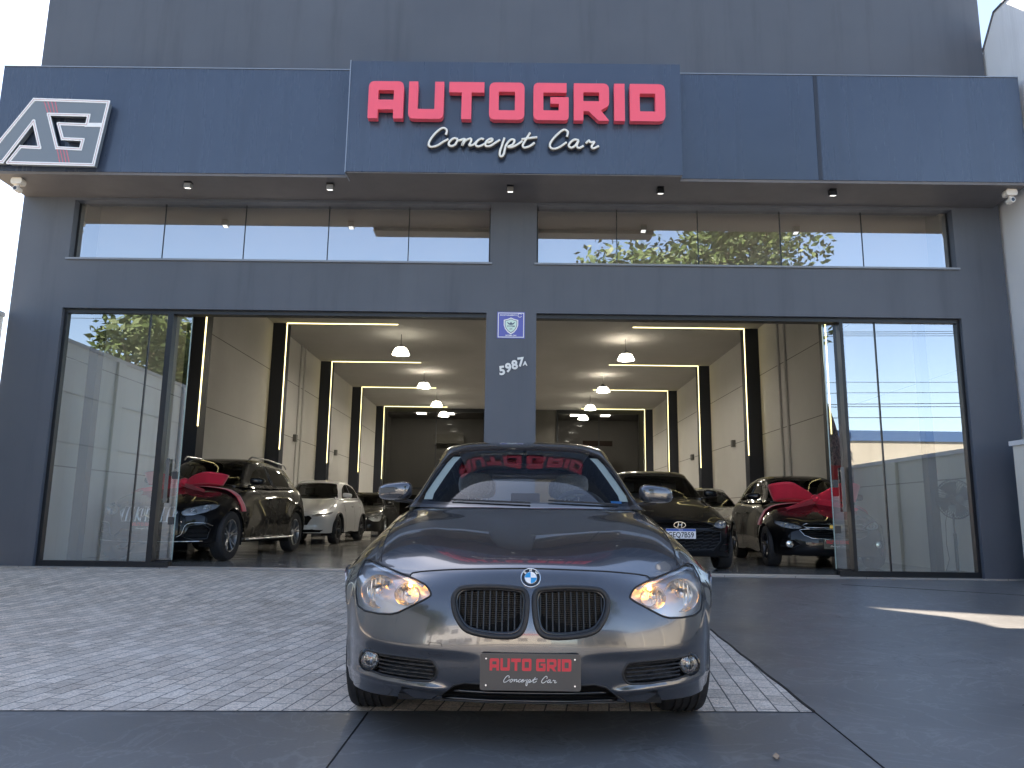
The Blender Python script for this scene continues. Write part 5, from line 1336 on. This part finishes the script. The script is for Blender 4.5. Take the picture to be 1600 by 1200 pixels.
glc, glc_sh, glc_m = make_car('parked_suv', (-5.22, 10.95, ZF), -3.2, 'black sport utility with roof rails behind the left glass wearing a red bow', BK, 4.66, 1.90, 1.64, 2.87, .82, .365, .27, 1.12,
    LH_SUV, [(.675, .650, .062, .055), (.56, .618, .05, .042)],
    [dict(poly=[(0, .665), (.33, .662), (.39, .60), (.33, .485), (0, .475)], horiz=False, step=.075, bar=M['alloy'], br=.010, mat=M['chrome'], r=.008),
     dict(name='lower_intake', poly=[(0, .40), (.32, .40), (.42, .30), (.36, .235), (0, .23)], step=.05, r=.006),
     dict(name='side_intake', full=False, poly=[(.50, .30), (.56, .44), (.70, .46), (.76, .40), (.74, .27), (.60, .25)], step=.06, r=.006)],
    rails=True, step=True, glassm=None, plate=plate_dealer(.43), logo=logo_star, nu=4,
    chrome_lines=[([(-.70, .215), (-.4, .205), (0, .20), (.4, .205), (.70, .215)], .009, M['chrome']), ([(.42, .30), (.48, .34), (.53, .46), (.70, .475), (.78, .44)], .006, M['chrome']), ([(-.42, .30), (-.48, .34), (-.53, .46), (-.70, .475), (-.78, .44)], .006, M['chrome'])])
hrv, *_ = make_car('parked_crossover', (-5.12, 17.9, ZF), -1, 'white crossover parked behind the black sport utility along the left wall', M['white_paint'], 4.33, 1.79, 1.59, 2.61, .90, .34, .26, 1.08,
    [(.42, .60), (.50, .64), (.64, .665), (.77, .690), (.76, .655), (.66, .625), (.52, .595)], [(.62, .638, .028, .018), (.70, .652, .024, .018)],
    [dict(poly=[(0, .60), (.36, .60), (.42, .56), (.34, .42), (0, .40)], step=.04), dict(name='lower_intake', poly=[(0, .32), (.45, .32), (.66, .30), (.60, .22), (0, .20)], step=.05)], cladding=True, rim=M['dark_alloy'])
far1, *_ = make_car('parked_hatchback', (-4.95, 24.2, ZF), 0, 'black hatchback far down the left row behind the white crossover', BK, 4.0, 1.72, 1.47, 2.53, .78, .31, .2, .98,
    HL, [(.64, .60, .05, .045)], [dict(poly=[(0, .60), (.30, .60), (.36, .50), (.28, .42), (0, .42)], step=.03)])
hb, *_ = make_car('parked_saloon', (2.25, 10.40, ZF), 0, 'black car with white number plate GEQ7B59 just right of the grey hatchback', BK, 3.94, 1.72, 1.47, 2.50, .80, .305, .21, 1.0,
    [(.50, .62), (.56, .665), (.66, .695), (.755, .700), (.775, .65), (.72, .60), (.62, .585), (.55, .595)], [(.64, .645, .042, .036), (.71, .655, .035, .032)],
    [dict(name='upper_grille', poly=[(0, .668), (.42, .66), (.50, .64), (.50, .60), (.40, .585), (0, .58)], step=.035, hex=True, br=.006, bar=M['gloss_black'], mat=M['plastic']),
     dict(name='lower_grille', poly=[(0, .555), (.42, .56), (.60, .545), (.58, .42), (.46, .30), (0, .28)], step=.045, hex=True, br=.008, bar=simple('grille_satin', (.03, .032, .036), .3), mat=M['plastic']),
     dict(name='side_vent', full=False, poly=[(.55, .29), (.66, .45), (.75, .47), (.76, .30), (.66, .25)], step=.2, r=.006)],
    plate=plate_br, logo=logo_h, style='five', rim=M['dark_alloy'], nu=4, chrome_lines=[([(-.52, .568), (0, .568), (.52, .568), (.66, .575)], .006, M['gloss_black'])])
onix, on_sh, on_m = make_car('parked_saloon', (4.66, 11.15, ZF), -6, 'black car with red bow and chrome edged grille at the right end', BK, 4.16, 1.73, 1.47, 2.60, .82, .31, .2, .99,
    [(.45, .60), (.50, .640), (.62, .672), (.75, .695), (.775, .66), (.70, .60), (.58, .575), (.50, .578)], [(.63, .632, .045, .038), (.55, .612, .03, .026)],
    [dict(name='upper_grille', poly=[(0, .655), (.40, .652), (.45, .625), (.40, .60), (0, .598)], step=.03, mat=M['chrome'], r=.006, br=.004),
     dict(name='main_grille', poly=[(0, .575), (.40, .58), (.50, .565), (.44, .49), (.34, .45), (0, .435)], step=.03, mat=M['chrome'], r=.006, br=.006),
     dict(name='fog_recess', full=False, poly=[(.50, .36), (.58, .42), (.72, .43), (.74, .33), (.60, .30)], step=.2, r=.005)],
    plate=plate_dealer(.375, .40), logo=logo_bow, style='five', rim=M['dark_alloy'], nu=4, fogs=[(.64, .365, .045)])
far2, *_ = make_car('parked_saloon', (4.75, 17.2, ZF), 0, 'pale silver car at the back between the two black cars', M['silver_paint'], 4.2, 1.74, 1.48, 2.55, .82, .31, .2, .99,
    HL, [(.64, .60, .05, .045)], [dict(poly=[(0, .60), (.30, .60), (.36, .50), (.28, .42), (0, .42)], step=.03)])

# ---- big red bows
M['satin'] = simple('red_satin', (.66, .010, .045), .55, var=.12, scale=3)
M['satin'].node_tree.nodes["Principled BSDF"].inputs['Sheen Weight'].default_value = .5
def ribbon(path, width, axis, n=10, wave=0, thick=.004):
    P = [Vector(p) for p in catmull([p[:3] for p in path], n)]; wd = [float(x[0]) for x in catmull([(p[3],) for p in path], n)]
    ax = [Vector(p) for p in catmull([p[4:7] if len(p) > 4 else axis for p in path], n)]
    V = []; m = 7
    for i, p in enumerate(P):
        a = ax[i].normalized()
        for j in range(m):
            u = j / (m - 1) - .5; w2 = Vector((0, 0, 1)).cross(a) * wave * math.sin(i * .35 + j * 2.1) * .03
            V.append(p + a * u * width * wd[i] + w2)
    return MB().add(V, [(i * m + j, i * m + j + 1, (i + 1) * m + j + 1, (i + 1) * m + j) for i in range(len(P) - 1) for j in range(m - 1)])
def bow(name_label, parent_m, y, x, s, tails, rz=0, zs=1.0):
    loc = parent_m @ Vector((x, y[0], y[1])); t = thing('gift_bow', loc, name_label, 'bow', 'red gift bows on cars', parent_m.to_euler().z + rz)
    for sg in (1, -1):
        A = (0, -.35, .94)
        lp = [(0, -.03, .05, .35, *A), (sg * .16 * s, -.12, .12 * s, .75, *A), (sg * .40 * s, -.16, .19 * s, 1.15, *A), (sg * .62 * s, -.08, .17 * s, 1.1, sg * .2, -.2, .94), (sg * .66 * s, .04, .14 * s, 1.0, sg * .3, .1, .94), (sg * .50 * s, .16, .14 * s, 1.0, 0, .2, .94), (sg * .2 * s, .12, .10 * s, .7, 0, .1, .94), (0, .03, .05, .35, 0, 0, 1)]
        o = ribbon(lp, .26 * s, A, wave=.8).build('loop', M['satin'], t, smooth='all', fix=False); o.modifiers.new('solid', 'SOLIDIFY').thickness = .004
        lp = [(0, -.05, .02, .4, 0, -.5, .8), (sg * .15 * s, -.16, -.02, .7, 0, -.5, .8), (sg * .33 * s, -.26, -.10 * s, .9, .2 * sg, -.6, .7), (sg * .50 * s, -.34, -.17 * s, 1.0, .3 * sg, -.6, .6)]
        o = ribbon(lp, .22 * s, A, wave=.4).build('short_tail', M['satin'], t, smooth='all', fix=False); o.modifiers.new('solid', 'SOLIDIFY').thickness = .004
    for ob in kids(t): ob.scale = (1, 1, zs)
    MB().lathe([(0, -.07), (.05, -.065), (.07, 0), (.05, .065), (0, .07)], 14, 'X', (0, -.05, .06)).build('knot', M['satin'], t, smooth='all')
    for tl in tails:
        o = ribbon(tl, .17, (0, 1, .1)).build('band', M['satin'], t, smooth='all', fix=False); o.modifiers.new('solid', 'SOLIDIFY').thickness = .004
    return t
bpy.context.view_layer.update()
def bandpath(sh, m, xs, y0, dy, x0, yb, zb, side_z, sg):
    """band lying on the bonnet from the bow out over the wing and down the side"""
    ym, zm, kx = m; P = []
    for i, x in enumerate(xs):
        p = sh.top(sg * x * kx, y0 + dy * i, .02); P.append((p.x - x0, p.y - yb, p.z - zb, 1, 0, 1, .05))
    for j, z in enumerate(side_z):
        p = sh.side(y0 + dy * (len(xs) + j), z, sg, .015); P.append((p.x - x0, p.y - yb, p.z - zb, 1, 0, 1, .02))
    return P
for (car, sh_, m_, lab, s_, sides_) in ((glc, glc_sh, glc_m, 'red ribbon bow on the bonnet of the black sport utility', .95, (1, -1)), (onix, on_sh, on_m, 'red ribbon bow on the bonnet of the rightmost black car', 1.0, (1, -1))):
    ym, zm, kx = m_; yb = ym(1.02); p = sh_.top(0, yb, .0); zb = p.z + .01
    tails = [bandpath(sh_, m_, [.10, .35, .60, .70, .77], yb - .05, .015, 0, yb, zb, [zm(.80), zm(.70), zm(.62)], sg) for sg in sides_]
    bow(lab, car.matrix_world.copy(), (yb, zb), 0, s_, tails, zs=.68 if car is glc else .95)
make_bmw()
